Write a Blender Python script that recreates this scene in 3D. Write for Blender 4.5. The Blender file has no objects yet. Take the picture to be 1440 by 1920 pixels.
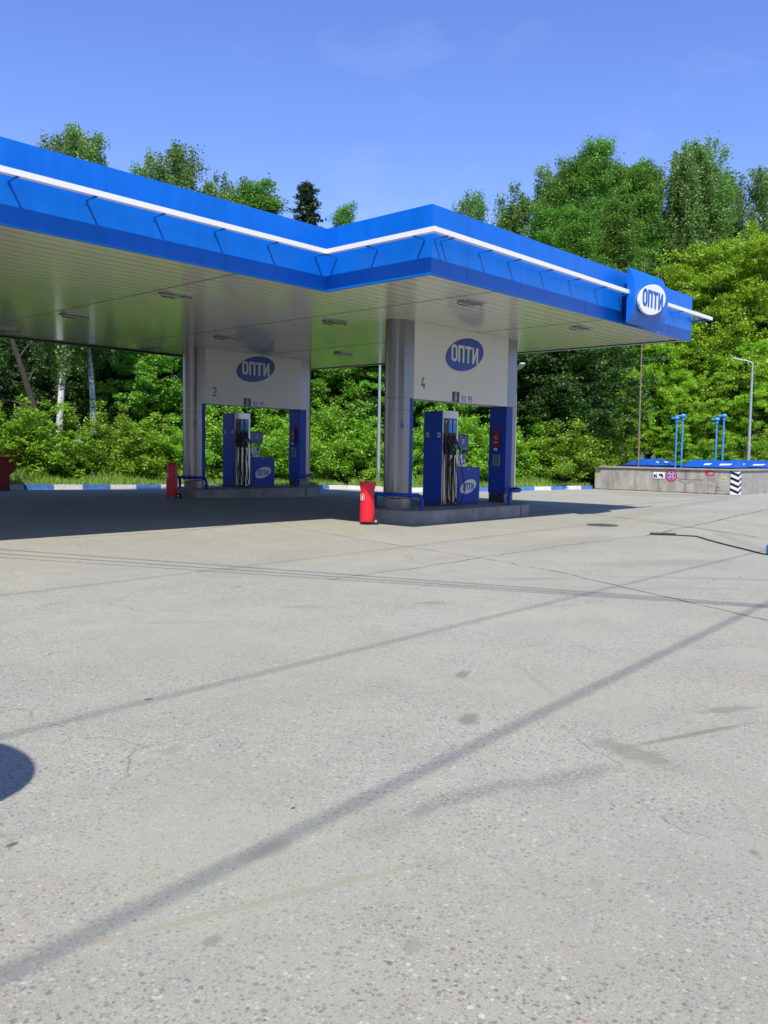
import bpy, bmesh, math, random
import numpy as np
from mathutils import Vector, Matrix

# ------------------------------------------------------------------ camera, world, sun
SC = bpy.context.scene
COL = SC.collection
R = math.radians

YAW, PITCH, ROLL, FPX = 0.7381, 0.0710, 0.0151, 1588.307
cam = bpy.data.cameras.new('camera'); cam.sensor_fit = 'HORIZONTAL'; cam.sensor_width = 36
cam.lens = 36 * FPX / 1440; cam.clip_start = 0.05; cam.clip_end = 3000
cam_o = bpy.data.objects.new('camera', cam); COL.objects.link(cam_o); SC.camera = cam_o
_f = Vector((math.cos(YAW)*math.cos(PITCH), math.sin(YAW)*math.cos(PITCH), -math.sin(PITCH)))
_r = Vector((math.sin(YAW), -math.cos(YAW), 0)); _u = _r.cross(_f)
_c, _s = math.cos(ROLL), math.sin(ROLL)
_r2 = _c*_r + _s*_u; _u2 = -_s*_r + _c*_u
_m = Matrix((_r2, _u2, -_f)).transposed().to_4x4(); _m.translation = Vector((0, 0, 1.65))
cam_o.matrix_world = _m

LX, LY = 0.557, 0.536                       # sunlight moves (LX, LY, -1)
sun_el = math.atan2(1, math.hypot(LX, LY))
world = bpy.data.worlds.new('World'); SC.world = world; world.use_nodes = True
wn, wl = world.node_tree.nodes, world.node_tree.links; wn.clear()
sky = wn.new('ShaderNodeTexSky'); sky.sky_type = 'NISHITA'; sky.sun_disc = False
sky.sun_elevation = sun_el; sky.sun_rotation = math.atan2(-LX, -LY)
sky.altitude = 200; sky.air_density = 1.0; sky.dust_density = 0.35; sky.ozone_density = 1.6
bg = wn.new('ShaderNodeBackground'); bg.inputs['Strength'].default_value = 0.105
wo = wn.new('ShaderNodeOutputWorld')
# faint cirrus streaks, fixed to the sky directions
tc = wn.new('ShaderNodeTexCoord'); mp = wn.new('ShaderNodeMapping')
mp.inputs['Rotation'].default_value = (0.25, 0.1, 0.5); mp.inputs['Scale'].default_value = (1.6, 6.0, 9.0)
cn = wn.new('ShaderNodeTexNoise'); cn.inputs['Scale'].default_value = 1.3; cn.inputs['Detail'].default_value = 7
cn.inputs['Distortion'].default_value = 0.8
cr = wn.new('ShaderNodeMapRange'); cr.inputs['From Min'].default_value = 0.56; cr.inputs['From Max'].default_value = 0.85
cr.inputs['To Max'].default_value = 0.16
mx = wn.new('ShaderNodeMixRGB'); mx.inputs['Color2'].default_value = (6.2, 6.8, 9.0, 1)
wl.new(tc.outputs['Generated'], mp.inputs[0]); wl.new(mp.outputs[0], cn.inputs['Vector'])
wl.new(cn.outputs[0], cr.inputs[0]); hs_ = wn.new('ShaderNodeHueSaturation'); hs_.inputs['Saturation'].default_value = 1.12
tint = wn.new('ShaderNodeMixRGB'); tint.blend_type = 'MULTIPLY'; tint.inputs[0].default_value = 1; tint.inputs[2].default_value = (1.53, 1.48, 2.08, 1)
wl.new(sky.outputs[0], hs_.inputs['Color']); wl.new(hs_.outputs[0], tint.inputs[1])
wl.new(cr.outputs[0], mx.inputs[0]); wl.new(tint.outputs[0], mx.inputs['Color1'])
wl.new(mx.outputs[0], bg.inputs['Color']); wl.new(bg.outputs[0], wo.inputs[0])

sun = bpy.data.lights.new('sun', 'SUN'); sun.energy = 4.9; sun.angle = R(0.53); sun.color = (1, 0.955, 0.88)
sun_o = bpy.data.objects.new('sun', sun); COL.objects.link(sun_o)
sun_o.rotation_euler = Vector((-LX, -LY, 1)).to_track_quat('Z', 'Y').to_euler(); sun_o.location = (-20, -20, 40)
SC.view_settings.view_transform = 'Standard'; SC.view_settings.look = 'None'
SC.view_settings.gamma = 1; SC.view_settings.exposure = 0.12
SC.cycles.diffuse_bounces = 1; SC.cycles.max_bounces = 6; SC.cycles.transparent_max_bounces = 6
SC.cycles.sample_clamp_indirect = 6

# ------------------------------------------------------------------ helpers
def tag(o, label=None, cat=None, group=None, kind=None):
    if label: o['label'] = label
    if cat: o['category'] = cat
    if group: o['group'] = group
    if kind: o['kind'] = kind
    return o

def thing(name, loc, label, cat, group=None, rz=0):
    o = bpy.data.objects.new(name, None); COL.objects.link(o); o.empty_display_size = 0.2
    o.location = loc; o.rotation_euler = (0, 0, rz)
    return tag(o, label, cat, group)

def copy_tree(o, parent=None):
    c = o.copy(); COL.objects.link(c); c.parent = parent
    for ch in o.children: copy_tree(ch, c)
    return c

class MB:
    """collects shapes of one part; build() links them as ONE mesh object"""
    def __init__(self): self.v = []; self.f = []; self.mi = []
    def add(self, vs, fs, m=0):
        n = len(self.v); self.v += [tuple(p) for p in vs]
        self.f += [tuple(i+n for i in f) for f in fs]; self.mi += [m]*len(fs); return self
    def box(self, x0, x1, y0, y1, z0, z1, m=0):
        vs = [(x, y, z) for z in (z0, z1) for y in (y0, y1) for x in (x0, x1)]
        return self.add(vs, [(0,2,3,1),(4,5,7,6),(0,1,5,4),(2,6,7,3),(0,4,6,2),(1,3,7,5)], m)
    def prism(self, pts, z0, z1, m=0):
        """ccw polygon in xy, extruded in z"""
        n = len(pts)
        vs = [(x, y, z0) for x, y in pts] + [(x, y, z1) for x, y in pts]
        fs = [tuple(range(n-1, -1, -1)), tuple(range(n, 2*n))] + [(i, (i+1) % n, n+(i+1) % n, n+i) for i in range(n)]
        return self.add(vs, fs, m)
    def slab(self, pts, o, u, w, t, m=0):
        """polygon pts (a,b) in the plane o+a*u+b*w, thickness t along u x w"""
        o, u, w = Vector(o), Vector(u), Vector(w); nrm = u.cross(w).normalized()
        n = len(pts)
        vs = [o+a*u+b*w for a, b in pts] + [o+a*u+b*w+t*nrm for a, b in pts]
        fs = [tuple(range(n-1, -1, -1)), tuple(range(n, 2*n))] + [(i, (i+1) % n, n+(i+1) % n, n+i) for i in range(n)]
        return self.add(vs, fs, m)
    def tube(self, path, rad, n=8, m=0, cap=True):
        path = [Vector(p) for p in path]; k = len(path)
        if not hasattr(rad, '__len__'): rad = [rad]*k
        ref = None; vs = []
        for i, p in enumerate(path):
            t = (path[min(i+1, k-1)]-path[max(i-1, 0)]).normalized()
            if ref is None: ref = Vector((0, 0, 1)) if abs(t.z) < .9 else Vector((1, 0, 0))
            a = t.cross(ref).normalized(); b = a.cross(t).normalized(); ref = b
            for j in range(n):
                th = 2*math.pi*j/n; vs.append(p+rad[i]*(math.cos(th)*a+math.sin(th)*b))
        fs = [(i*n+j, i*n+(j+1) % n, (i+1)*n+(j+1) % n, (i+1)*n+j) for i in range(k-1) for j in range(n)]
        if cap: fs += [tuple(range(n-1, -1, -1)), tuple((k-1)*n+j for j in range(n))]
        return self.add(vs, [f[::-1] for f in fs], m)
    def lathe(self, prof, c=(0, 0), n=20, m=0, sq=None):
        k = len(prof); vs = []
        for r, z in prof:
            for j in range(n):
                th = 2*math.pi*j/n; vs.append((c[0]+r*math.cos(th), c[1]+r*math.sin(th)*(sq or 1), z))
        fs = [(i*n+j, i*n+(j+1) % n, (i+1)*n+(j+1) % n, (i+1)*n+j) for i in range(k-1) for j in range(n)]
        fs += [tuple(range(n-1, -1, -1)), tuple((k-1)*n+j for j in range(n))]
        return self.add(vs, fs, m)
    def build(self, name, mats, parent=None, smooth=35, bevel=0):
        me = bpy.data.meshes.new(name); me.from_pydata(self.v, [], self.f)
        if not isinstance(mats, (list, tuple)): mats = [mats]
        for m in mats: me.materials.append(m)
        me.polygons.foreach_set('material_index', self.mi)
        me.polygons.foreach_set('use_smooth', [True]*len(self.f)); me.update()
        bm = bmesh.new(); bm.from_mesh(me); bmesh.ops.recalc_face_normals(bm, faces=bm.faces); bm.to_mesh(me); bm.free()
        me.set_sharp_from_angle(angle=R(smooth))
        o = bpy.data.objects.new(name, me); COL.objects.link(o); o.parent = parent
        if bevel:
            b = o.modifiers.new('bevel', 'BEVEL'); b.width = bevel; b.segments = 2; b.limit_method = 'ANGLE'
        return o

def ell(a, b, th=0, n=48, cx=0, cy=0):
    c, s = math.cos(th), math.sin(th)
    return [(cx+a*math.cos(t)*c-b*math.sin(t)*s, cy+a*math.cos(t)*s+b*math.sin(t)*c) for t in [2*math.pi*i/n for i in range(n)]]

# stroke lettering: each glyph is (width, [(closed, points)...]) on a unit-height box
def _o(w, r=.26):
    pts = []
    for cx, cy, a0 in ((w-r, 1-r, 0), (r, 1-r, 90), (r, r, 180), (w-r, r, 270)):
        pts += [(cx+r*math.cos(R(a0+k)), cy+r*math.sin(R(a0+k))) for k in (0, 30, 60, 90)]
    return pts
def _arc(cx, cy, rx, ry, a0, a1, n=9):
    return [(cx+rx*math.cos(R(a0+(a1-a0)*i/(n-1))), cy+ry*math.sin(R(a0+(a1-a0)*i/(n-1)))) for i in range(n)]
GL = {
 'О': (.5, [(1, _o(.5, .22))]),
 'П': (.5, [(0, [(0, -.09), (0, 1), (.5, 1), (.5, -.09)])]),
 'Т': (.54, [(0, [(-.09, 1), (.63, 1)]), (0, [(.27, -.09), (.27, .95)])]),
 'И': (.52, [('P', [(-.095, -.09), (.095, -.09), (.425, .62), (.425, -.09), (.615, -.09), (.615, 1.09), (.425, 1.09), (.095, .38), (.095, 1.09), (-.095, 1.09)])]),
 'Е': (.4, [(0, [(.45, 1), (0, 1), (0, 0), (.45, 0)]), (0, [(0, .5), (.38, .5)])]),
 'С': (.45, [(0, _arc(.24, .5, .24, .5, 55, 305, 13))]),
 'К': (.45, [(0, [(0, -.08), (0, 1.08)]), (0, [(.45, 1.06), (.05, .5), (.48, -.06)])]),
 '4': (.52, [(0, [(.33, 1.06), (0, .28), (.55, .28)]), (0, [(.4, .52), (.4, -.07)])]),
 '2': (.48, [(0, _arc(.24, .76, .24, .24, 165, -35) + [(.0, .0), (.54, 0)])]),
 '9': (.48, [(1, _arc(.24, .7, .24, .3, 0, 336, 15)), (0, [(.47, .62), (.38, .3), (.2, -.06)])]),
 '5': (.46, [(0, [(.46, 1), (.05, 1), (.03, .58)] + _arc(.21, .31, .25, .3, 110, -140, 11))]),
 'D': (.48, [(1, [(0, 0), (0, 1), (.2, 1)] + _arc(.2, .7, .28, .3, 80, 5, 5) + _arc(.2, .3, .28, .3, -5, -80, 5) + [(.2, 0)])]),
 '-': (.4, [(0, [(0, .5), (.4, .5)])]),
 ' ': (.3, []),
}
def text(mb, s, o, u, w, h, t=.004, sw=.17, gap=.3, m=0, centre=True):
    """writes s with cap height h in the plane (u,w) from o; strokes sw*h wide"""
    ws = [GL[c][0] for c in s]; tot = sum(ws)+gap*(len(s)-1); x = -tot/2 if centre else 0
    y0 = -.5 if centre else 0; hw = sw/2
    nrm_ = Vector(u).cross(Vector(w)).normalized(); o = Vector(o)
    for c, wd in zip(s, ws):
        for si, (closed, pts) in enumerate(GL[c][1]):
            if closed == 'P':
                mb.slab([(h*(p[0]+x), h*(p[1]+y0)) for p in pts], o, u, w, t, m); continue
            P = [Vector((p[0], p[1])) for p in pts]; n = len(P); L = []; Rr = []
            for i in range(n):
                if closed: a, b = P[(i-1) % n], P[(i+1) % n]
                else: a, b = P[max(i-1, 0)], P[min(i+1, n-1)]
                d1 = (P[i]-a).normalized() if (P[i]-a).length > 1e-6 else (b-P[i]).normalized()
                d2 = (b-P[i]).normalized() if (b-P[i]).length > 1e-6 else d1
                n1 = Vector((-d1.y, d1.x)); n2 = Vector((-d2.y, d2.x)); mm = n1+n2
                if mm.length < .2: mm = n1
                mm.normalize(); k = min(1/max(mm.dot(n1), .33), 1.5)
                L.append(P[i]+mm*k*hw); Rr.append(P[i]-mm*k*hw)
            for i in range(n if closed else n-1):
                j = (i+1) % n
                q = [(h*(p.x+x), h*(p.y+y0)) for p in (Rr[i], Rr[j], L[j], L[i])]
                mb.slab(q, o+nrm_*(.0005*si+.00025*(i % 2)), u, w, t, m)
        x += wd+gap
    return mb

# ------------------------------------------------------------------ materials
def mat(name, base, rough=.5, metal=0, spec=.5, noise=0, nscale=6, bump=0, bscale=40, coat=0, dirt=None, stretch=(1, 1, 1)):
    m = bpy.data.materials.new(name); m.use_nodes = True; nt = m.node_tree; N, Lk = nt.nodes, nt.links
    b = N['Principled BSDF']; b.inputs['Base Color'].default_value = (*base, 1); b.inputs['Roughness'].default_value = rough
    b.inputs['Metallic'].default_value = metal; b.inputs['Specular IOR Level'].default_value = spec
    b.inputs['Coat Weight'].default_value = coat
    t = N.new('ShaderNodeTexCoord'); mp = N.new('ShaderNodeMapping'); mp.inputs['Scale'].default_value = stretch
    Lk.new(t.outputs['Object'], mp.inputs[0])
    if noise:
        n = N.new('ShaderNodeTexNoise'); n.inputs['Scale'].default_value = nscale; n.inputs['Detail'].default_value = 6
        n.inputs['Roughness'].default_value = .65
        Lk.new(mp.outputs[0], n.inputs['Vector'])
        mr = N.new('ShaderNodeMapRange'); mr.inputs['From Min'].default_value = .3; mr.inputs['From Max'].default_value = .7
        Lk.new(n.outputs[0], mr.inputs[0])
        mix = N.new('ShaderNodeMixRGB'); mix.inputs['Color1'].default_value = (*[c*(1-noise) for c in base], 1)
        d = dirt or [min(1, c*(1+noise*.6)) for c in base]
        mix.inputs['Color2'].default_value = (*d, 1)
        Lk.new(mr.outputs[0], mix.inputs[0]); Lk.new(mix.outputs[0], b.inputs['Base Color'])
        r2 = N.new('ShaderNodeMapRange'); r2.inputs['To Min'].default_value = max(0, rough-.08); r2.inputs['To Max'].default_value = min(1, rough+.1)
        Lk.new(n.outputs[0], r2.inputs[0]); Lk.new(r2.outputs[0], b.inputs['Roughness'])
    if bump:
        n2 = N.new('ShaderNodeTexNoise'); n2.inputs['Scale'].default_value = bscale; n2.inputs['Detail'].default_value = 5
        Lk.new(mp.outputs[0], n2.inputs['Vector'])
        bp = N.new('ShaderNodeBump'); bp.inputs['Strength'].default_value = bump; bp.inputs['Distance'].default_value = .02
        Lk.new(n2.outputs[0], bp.inputs['Height']); Lk.new(bp.outputs[0], b.inputs['Normal'])
    return m

M = {}
M['fascia'] = mat('fascia_blue', (.001, .145, .64), .36, noise=.12, nscale=3.2, bump=.16, bscale=.8, stretch=(1, 1, .2))
M['blue'] = mat('painted_blue', (.002, .048, .36), .42, spec=.3, noise=.1, nscale=5)
M['navy'] = mat('dark_blue', (.004, .02, .2), .5)
M['bluepaint'] = mat('kerb_blue', (.035, .18, .62), .7, noise=.3, nscale=5, bump=.4, bscale=30, dirt=(.10, .24, .58))
M['whitepaint'] = mat('kerb_white', (.78, .77, .74), .75, noise=.28, nscale=5, bump=.4, bscale=30, dirt=(.8, .79, .77))
M['white'] = mat('white_plastic', (.82, .82, .82), .35)
M['panel'] = mat('white_panel', (.68, .69, .63), .42, noise=.05, nscale=1.5)
M['logo'] = mat('logo_blue', (.004, .065, .36), .4)
M['silver'] = mat('silver_cladding', (.21, .21, .213), .32, metal=1.0)
M['steel'] = mat('brushed_steel', (.36, .36, .34), .26, metal=.95, noise=.12, nscale=8, stretch=(6, 6, .4))
M['black'] = mat('black_plastic', (.012, .012, .014), .4)
M['rubber'] = mat('black_rubber', (.014, .014, .015), .6)
M['conc'] = mat('concrete', (.30, .285, .25), .85, noise=.32, nscale=2.2, bump=.35, bscale=25)
M['concdark'] = mat('island_concrete', (.31, .3, .27), .8, noise=.35, nscale=2.6, bump=.4, bscale=22, stretch=(1, 1, .5))
M['wallconc'] = mat('stained_concrete', (.38, .36, .30), .88, noise=.42, nscale=2.4, bump=.5, bscale=14, stretch=(1, 1, .45))
M['cap'] = mat('wall_cap_concrete', (.36, .34, .30), .85, noise=.25, nscale=3, bump=.4, bscale=18)
M['red'] = mat('red_cover', (.72, .012, .03), .42, noise=.1, nscale=6, bump=.5, bscale=9, stretch=(1, 1, .35))
M['redbox'] = mat('red_paint', (.24, .008, .01), .5, noise=.15)
M['teal'] = mat('nozzle_teal', (.01, .2, .24), .4)
M['screen'] = mat('display_blue', (.012, .012, .2), .25, noise=.3, nscale=6)
M['grey'] = mat('galvanised_steel', (.42, .45, .47), .45, metal=.5, noise=.12, nscale=4)
M['lightblue'] = mat('light_blue_paint', (.05, .27, .66), .5, noise=.15, nscale=8)
M['lid'] = mat('lid_blue', (.006, .095, .46), .45, noise=.1, nscale=4)
M['iron'] = mat('cast_iron', (.13, .12, .11), .7, metal=.3, noise=.3, nscale=15, bump=.6, bscale=60)
M['signred'] = mat('sign_red', (.6, .01, .04), .45)
M['signblue'] = mat('sign_blue', (.01, .07, .5), .45)
M['yellow'] = mat('yellow_label', (.6, .65, .05), .5)
M['paper'] = mat('printed_paper', (.62, .68, .72), .4, noise=.2, nscale=18)
M['tar'] = mat('crack_filler', (.15, .145, .13), .85, noise=.3, nscale=10)
M['asphpatch'] = mat('asphalt_patch', (.27, .265, .25), .85, noise=.25, nscale=20, bump=.4, bscale=60)
M['green'] = mat('gutter_dark', (.03, .05, .045), .6)
M['tread'] = mat('tread_plate', (.2, .2, .2), .35, metal=.6, bump=.8, bscale=30)

# soffit: linear metal slats running along x with fine grooves, glossy
def soffit_mat():
    m = bpy.data.materials.new('soffit_slats'); m.use_nodes = True; N, Lk = m.node_tree.nodes, m.node_tree.links
    b = N['Principled BSDF']
    g = N.new('ShaderNodeNewGeometry'); sx = N.new('ShaderNodeSeparateXYZ'); Lk.new(g.outputs['Position'], sx.inputs[0])
    def mth(op, a, bb=None):
        n = N.new('ShaderNodeMath'); n.operation = op
        for i, q in enumerate((a, bb)):
            if q is None: continue
            if isinstance(q, (int, float)): n.inputs[i].default_value = q
            else: Lk.new(q, n.inputs[i])
        return n.outputs[0]
    y = mth('DIVIDE', sx.outputs['Y'], .3); fr = mth('FRACT', y)
    d = mth('ABSOLUTE', mth('SUBTRACT', fr, .5))
    groove = mth('GREATER_THAN', d, .474)
    # each slat is bent across a little: gives the rippled reflections
    h = mth('MULTIPLY', mth('MULTIPLY', d, d), -1.0)
    idn = mth('FLOOR', y)
    wn_ = N.new('ShaderNodeTexWhiteNoise'); wn_.noise_dimensions = '1D'; Lk.new(idn, wn_.inputs['W'])
    ns = N.new('ShaderNodeTexNoise'); ns.inputs['Scale'].default_value = .9; ns.inputs['Detail'].default_value = 2
    mp = N.new('ShaderNodeMapping'); mp.inputs['Scale'].default_value = (.5, 3, 1)
    Lk.new(g.outputs['Position'], mp.inputs[0]); Lk.new(mp.outputs[0], ns.inputs['Vector'])
    hh = mth('ADD', mth('MULTIPLY', h, mth('ADD', .03, mth('MULTIPLY', wn_.outputs['Value'], .03))), mth('MULTIPLY', ns.outputs[0], .006))
    hh = mth('SUBTRACT', hh, mth('MULTIPLY', groove, .01))
    bp = N.new('ShaderNodeBump'); bp.inputs['Strength'].default_value = .55; bp.inputs['Distance'].default_value = 1.0
    Lk.new(hh, bp.inputs['Height']); Lk.new(bp.outputs[0], b.inputs['Normal'])
    mix = N.new('ShaderNodeMixRGB'); mix.inputs['Color1'].default_value = (.66, .66, .53, 1); mix.inputs['Color2'].default_value = (.19, .195, .16, 1)
    Lk.new(groove, mix.inputs[0]); Lk.new(mix.outputs[0], b.inputs['Base Color'])
    b.inputs['Roughness'].default_value = .22; b.inputs['Specular IOR Level'].default_value = .9
    b.inputs['Coat Weight'].default_value = .6; b.inputs['Coat Roughness'].default_value = .12
    return m
M['soffit'] = soffit_mat()

STAINS = [(5.01, 3.74, .11, .05, .3, (.2, .2, .19), .8, 0), (4.19, 3.07, .13, .06, .5, (.2, .2, .19), .8, 0), (5.56, 1.98, .24, .06, -.5, (.24, .24, .22), .75, 0), (7.2, 5.81, .2, .09, -.7, (.24, .24, .22), .6, 0),
          (1.5, 3.42, .03, .018, .2, (.1, .1, .1), .9, 0), (2.55, 2.86, .014, .01, 0, (.05, .045, .04), 1, 0), (3.02, 4.82, .034, .022, 0, (.12, .12, .12), .9, 0), (1.65, 2.26, .045, .03, .3, (.26, .25, .21), .8, 0),
          (3.25, 2.37, .36, .075, -.24, (.15, .155, .14), .75, 1), (3.8, 2.14, .34, .09, -.3, (.17, .17, .15), .7, 1), (2.66, 2.42, .2, .05, -.2, (.26, .25, .22), .6, 1), (2.95, 2.4, .09, .04, -.2, (.24, .25, .25), .7, 0),
          (2.2, 2.62, .12, .05, .1, (.27, .26, .23), .6, 0), (4.35, 2.05, .12, .28, -.2, (.2, .195, .17), .55, 0), (4.9, 1.95, .5, .03, -.35, (.2, .19, .16), .7, 0), (5.3, 3.3, .5, .03, .9, (.3, .29, .26), .5, 0),
          (2.0, 2.3, .9, .025, -.35, (.34, .32, .25), .6, 0), (9.6, 6.0, .5, .1, -.7, (.25, .25, .23), .6, 0), (12.5, 5.6, 1.4, .35, -.5, (.27, .27, .255), .5, 0), (13.8, 8.0, 2.2, .5, .1, (.29, .29, .27), .5, 0),
          (11.5, 4.3, 1.6, .12, -.9, (.28, .28, .26), .6, 0), (10.2, 4.4, 1.2, .1, -.8, (.29, .285, .26), .5, 0), (6.3, 8.1, .12, .05, 0, (.22, .22, .2), .7, 0), (8.3, 9.7, 2.6, .4, .4, (.30, .30, .28), .4, 0),
          (19.5, 8.0, 3.5, .12, .9, (.27, .265, .235), .5, 0), (21.5, 7.2, 3.5, .12, .9, (.27, .265, .235), .45, 0), (17.0, 6.0, 2.8, .15, .6, (.27, .265, .24), .45, 0), (35.4, 16.0, 1.0, 3.2, .1, (.17, .155, .13), .65, 1), (33.5, 15.0, .8, 2.4, .3, (.2, .19, .17), .5, 1), (36.2, 17.5, .45, 3.0, 0, (.42, .36, .28), .5, 0), (30.0, 12.0, 6.0, .35, .12, (.25, .245, .225), .5, 0),
          (22.0, 10.6, 4.0, .3, .15, (.28, .275, .255), .45, 0), (1.35, 1.95, .03, .02, 1, (.24, .23, .2), .7, 0), (3.6, 1.15, .03, .02, .4, (.2, .19, .15), .7, 0), (6.0, 6.6, .25, .1, -.6, (.28, .275, .25), .6, 0),
          (4.6, 6.8, .5, .08, -.7, (.31, .305, .28), .5, 0), (2.6, 3.9, .09, .05, .5, (.27, .265, .24), .6, 0), (2.1, 1.75, .05, .03, .5, (.28, .27, .23), .6, 0), (2.9, 1.5, .04, .03, .2, (.3, .29, .25), .6, 0)]
# worn pavement with exposed aggregate
def pavement_mat():
    m = bpy.data.materials.new('worn_asphalt'); m.use_nodes = True; N, Lk = m.node_tree.nodes, m.node_tree.links
    b = N['Principled BSDF']; b.inputs['Roughness'].default_value = .85; b.inputs['Specular IOR Level'].default_value = .25
    g = N.new('ShaderNodeNewGeometry'); pos = g.outputs['Position']
    def noise(sc, det=5, st=(1, 1, 1), rough=.6, dist=0):
        mp = N.new('ShaderNodeMapping'); mp.inputs['Scale'].default_value = st; Lk.new(pos, mp.inputs[0])
        n = N.new('ShaderNodeTexNoise'); n.inputs['Scale'].default_value = sc; n.inputs['Detail'].default_value = det
        n.inputs['Roughness'].default_value = rough; n.inputs['Distortion'].default_value = dist
        Lk.new(mp.outputs[0], n.inputs['Vector']); return n.outputs[0]
    def mr(x, a, c, lo=0, hi=1):
        n = N.new('ShaderNodeMapRange'); n.inputs[1].default_value = a; n.inputs[2].default_value = c
        n.inputs[3].default_value = lo; n.inputs[4].default_value = hi; Lk.new(x, n.inputs[0]); return n.outputs[0]
    def mix(f, c1, c2, mode='MIX'):
        n = N.new('ShaderNodeMixRGB'); n.blend_type = mode
        for i, q in enumerate((f, c1, c2)):
            if isinstance(q, (int, float)): n.inputs[i].default_value = q
            elif isinstance(q, tuple): n.inputs[i].default_value = (*q, 1)
            else: Lk.new(q, n.inputs[i])
        return n.outputs[0]
    def mul(a, c):
        n = N.new('ShaderNodeMath'); n.operation = 'MULTIPLY'
        for i, q in enumerate((a, c)):
            if isinstance(q, (int, float)): n.inputs[i].default_value = q
            else: Lk.new(q, n.inputs[i])
        return n.outputs[0]
    base = mix(mr(noise(.3, 6), .35, .65), (.345, .338, .250), (.408, .400, .305))
    base = mix(mr(noise(1.3, 8, rough=.72), .45, .72), base, (.292, .287, .218))
    base = mix(mul(mr(noise(.5, 7, (1, .25, 1), .7, .6), .5, .75), .5), base, (.28, .275, .26))   # tyre-darkened streaks
    base = mix(mul(mr(noise(.8, 7, (.3, 1, 1), .75, .3), .55, .75), .4), base, (.47, .43, .33))
    base = mix(mul(mr(noise(4.5, 6, rough=.7), .56, .72), .38), base, (.30, .29, .265))
    base = mix(mul(mr(noise(.23, 6, (1, 1.4, 1), .6, .5), .62, .68), .55), base, mix(mr(noise(70, 3), .4, .6), (.2, .2, .185), (.36, .35, .32)))  # patched, coarser spots
    base = mix(mr(noise(150, 4, rough=.8), .42, .62), mix(.4, base, (.52, .51, .38)), mix(.32, base, (.18, .175, .16)))        # sand grain
    base = mix(mul(mr(noise(1.1, 6, rough=.75, dist=.8), .56, .7), .35), base, (.43, .36, .235))
    base = mix(mul(mr(noise(.7, 6, rough=.7, dist=.4), .58, .74), .3), base, (.36, .37, .25))
    # hairline cracks
    for csc, msk, wd, dk in ((.42, .50, .005, .55), (1.3, .60, .008, .35)):
        cn_ = N.new('ShaderNodeTexNoise'); cn_.inputs['Scale'].default_value = 2.2; cn_.inputs['Detail'].default_value = 6; Lk.new(pos, cn_.inputs['Vector'])
        cv = N.new('ShaderNodeVectorMath'); cv.operation = 'MULTIPLY_ADD'; cv.inputs[1].default_value = (.55, .55, 0); Lk.new(cn_.outputs['Color'], cv.inputs[0]); Lk.new(pos, cv.inputs[2])
        vo = N.new('ShaderNodeTexVoronoi'); vo.voronoi_dimensions = '2D'; vo.feature = 'DISTANCE_TO_EDGE'; vo.inputs['Scale'].default_value = csc; Lk.new(cv.outputs[0], vo.inputs['Vector'])
        base = mix(mul(mul(mr(vo.outputs['Distance'], wd*.3, wd, 1, 0), mr(noise(.45+csc*.3, 5), msk, msk+.06)), dk), base, (.16, .155, .13))
    dens = mr(noise(.55, 4), .34, .6, .35, 1)
    wv = N.new('ShaderNodeTexNoise'); wv.inputs['Scale'].default_value = 45; wv.inputs['Detail'].default_value = 2; Lk.new(pos, wv.inputs['Vector'])
    vm = N.new('ShaderNodeVectorMath'); vm.operation = 'MULTIPLY_ADD'; vm.inputs[1].default_value = (.012, .012, .012); Lk.new(wv.outputs['Color'], vm.inputs[0]); Lk.new(pos, vm.inputs[2])
    for sc, thr, amt, cut in ((110, .34, .38, .45), (56, .33, .55, .5), (36, .27, .7, .72), (24, .2, .75, .93)):
        v = N.new('ShaderNodeTexVoronoi'); v.inputs['Scale'].default_value = sc; v.voronoi_dimensions = '2D'
        Lk.new(vm.outputs[0], v.inputs['Vector'])
        wnz = N.new('ShaderNodeTexWhiteNoise'); Lk.new(v.outputs['Position'], wnz.inputs['Vector'])
        sel = mr(wnz.outputs['Value'], cut, cut+.01)
        dd = mul(v.outputs['Distance'], mr(wnz.outputs['Value'], cut, 1, 1.5, .85))
        inside = mr(dd, thr, thr+.07, 1, 0)
        cr = N.new('ShaderNodeValToRGB'); cr.color_ramp.interpolation = 'CONSTANT'
        els = [(0, (.15, .155, .16)), (.26, (.24, .24, .235)), (.46, (.20, .13, .125)), (.58, (.34, .26, .22)), (.68, (.56, .53, .47)), (.84, (.10, .10, .105)), (.93, (.38, .22, .17)), (.97, (.62, .6, .55))]
        cr.color_ramp.elements[0].position = 0; cr.color_ramp.elements[0].color = (*els[0][1], 1)
        cr.color_ramp.elements[1].position = els[1][0]; cr.color_ramp.elements[1].color = (*els[1][1], 1)
        for p_, c_ in els[2:]:
            e = cr.color_ramp.elements.new(p_); e.color = (*c_, 1)
        sp = N.new('ShaderNodeSeparateColor'); Lk.new(wnz.outputs['Color'], sp.inputs[0]); Lk.new(sp.outputs[1], cr.inputs[0])
        f = mul(mul(mul(inside, sel), amt), dens)
        base = mix(f, base, cr.outputs[0])
    rg = noise(9, 6, rough=.75); rg2 = noise(55, 4, rough=.7)
    ragged = mr(rg, .25, .75, -.55, .55); speck = mr(rg2, .38, .62)
    for (cx, cy, a_, b_, rot, col, amt, coarse) in STAINS:
        mp = N.new('ShaderNodeMapping'); mp.vector_type = 'TEXTURE'
        mp.inputs['Location'].default_value = (cx, cy, 0); mp.inputs['Rotation'].default_value = (0, 0, rot); mp.inputs['Scale'].default_value = (a_, b_, 50)
        Lk.new(pos, mp.inputs[0]); ln = N.new('ShaderNodeVectorMath'); ln.operation = 'LENGTH'; Lk.new(mp.outputs[0], ln.inputs[0])
        ad = N.new('ShaderNodeMath'); ad.operation = 'ADD'; Lk.new(ln.outputs['Value'], ad.inputs[0]); Lk.new(ragged, ad.inputs[1])
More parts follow.
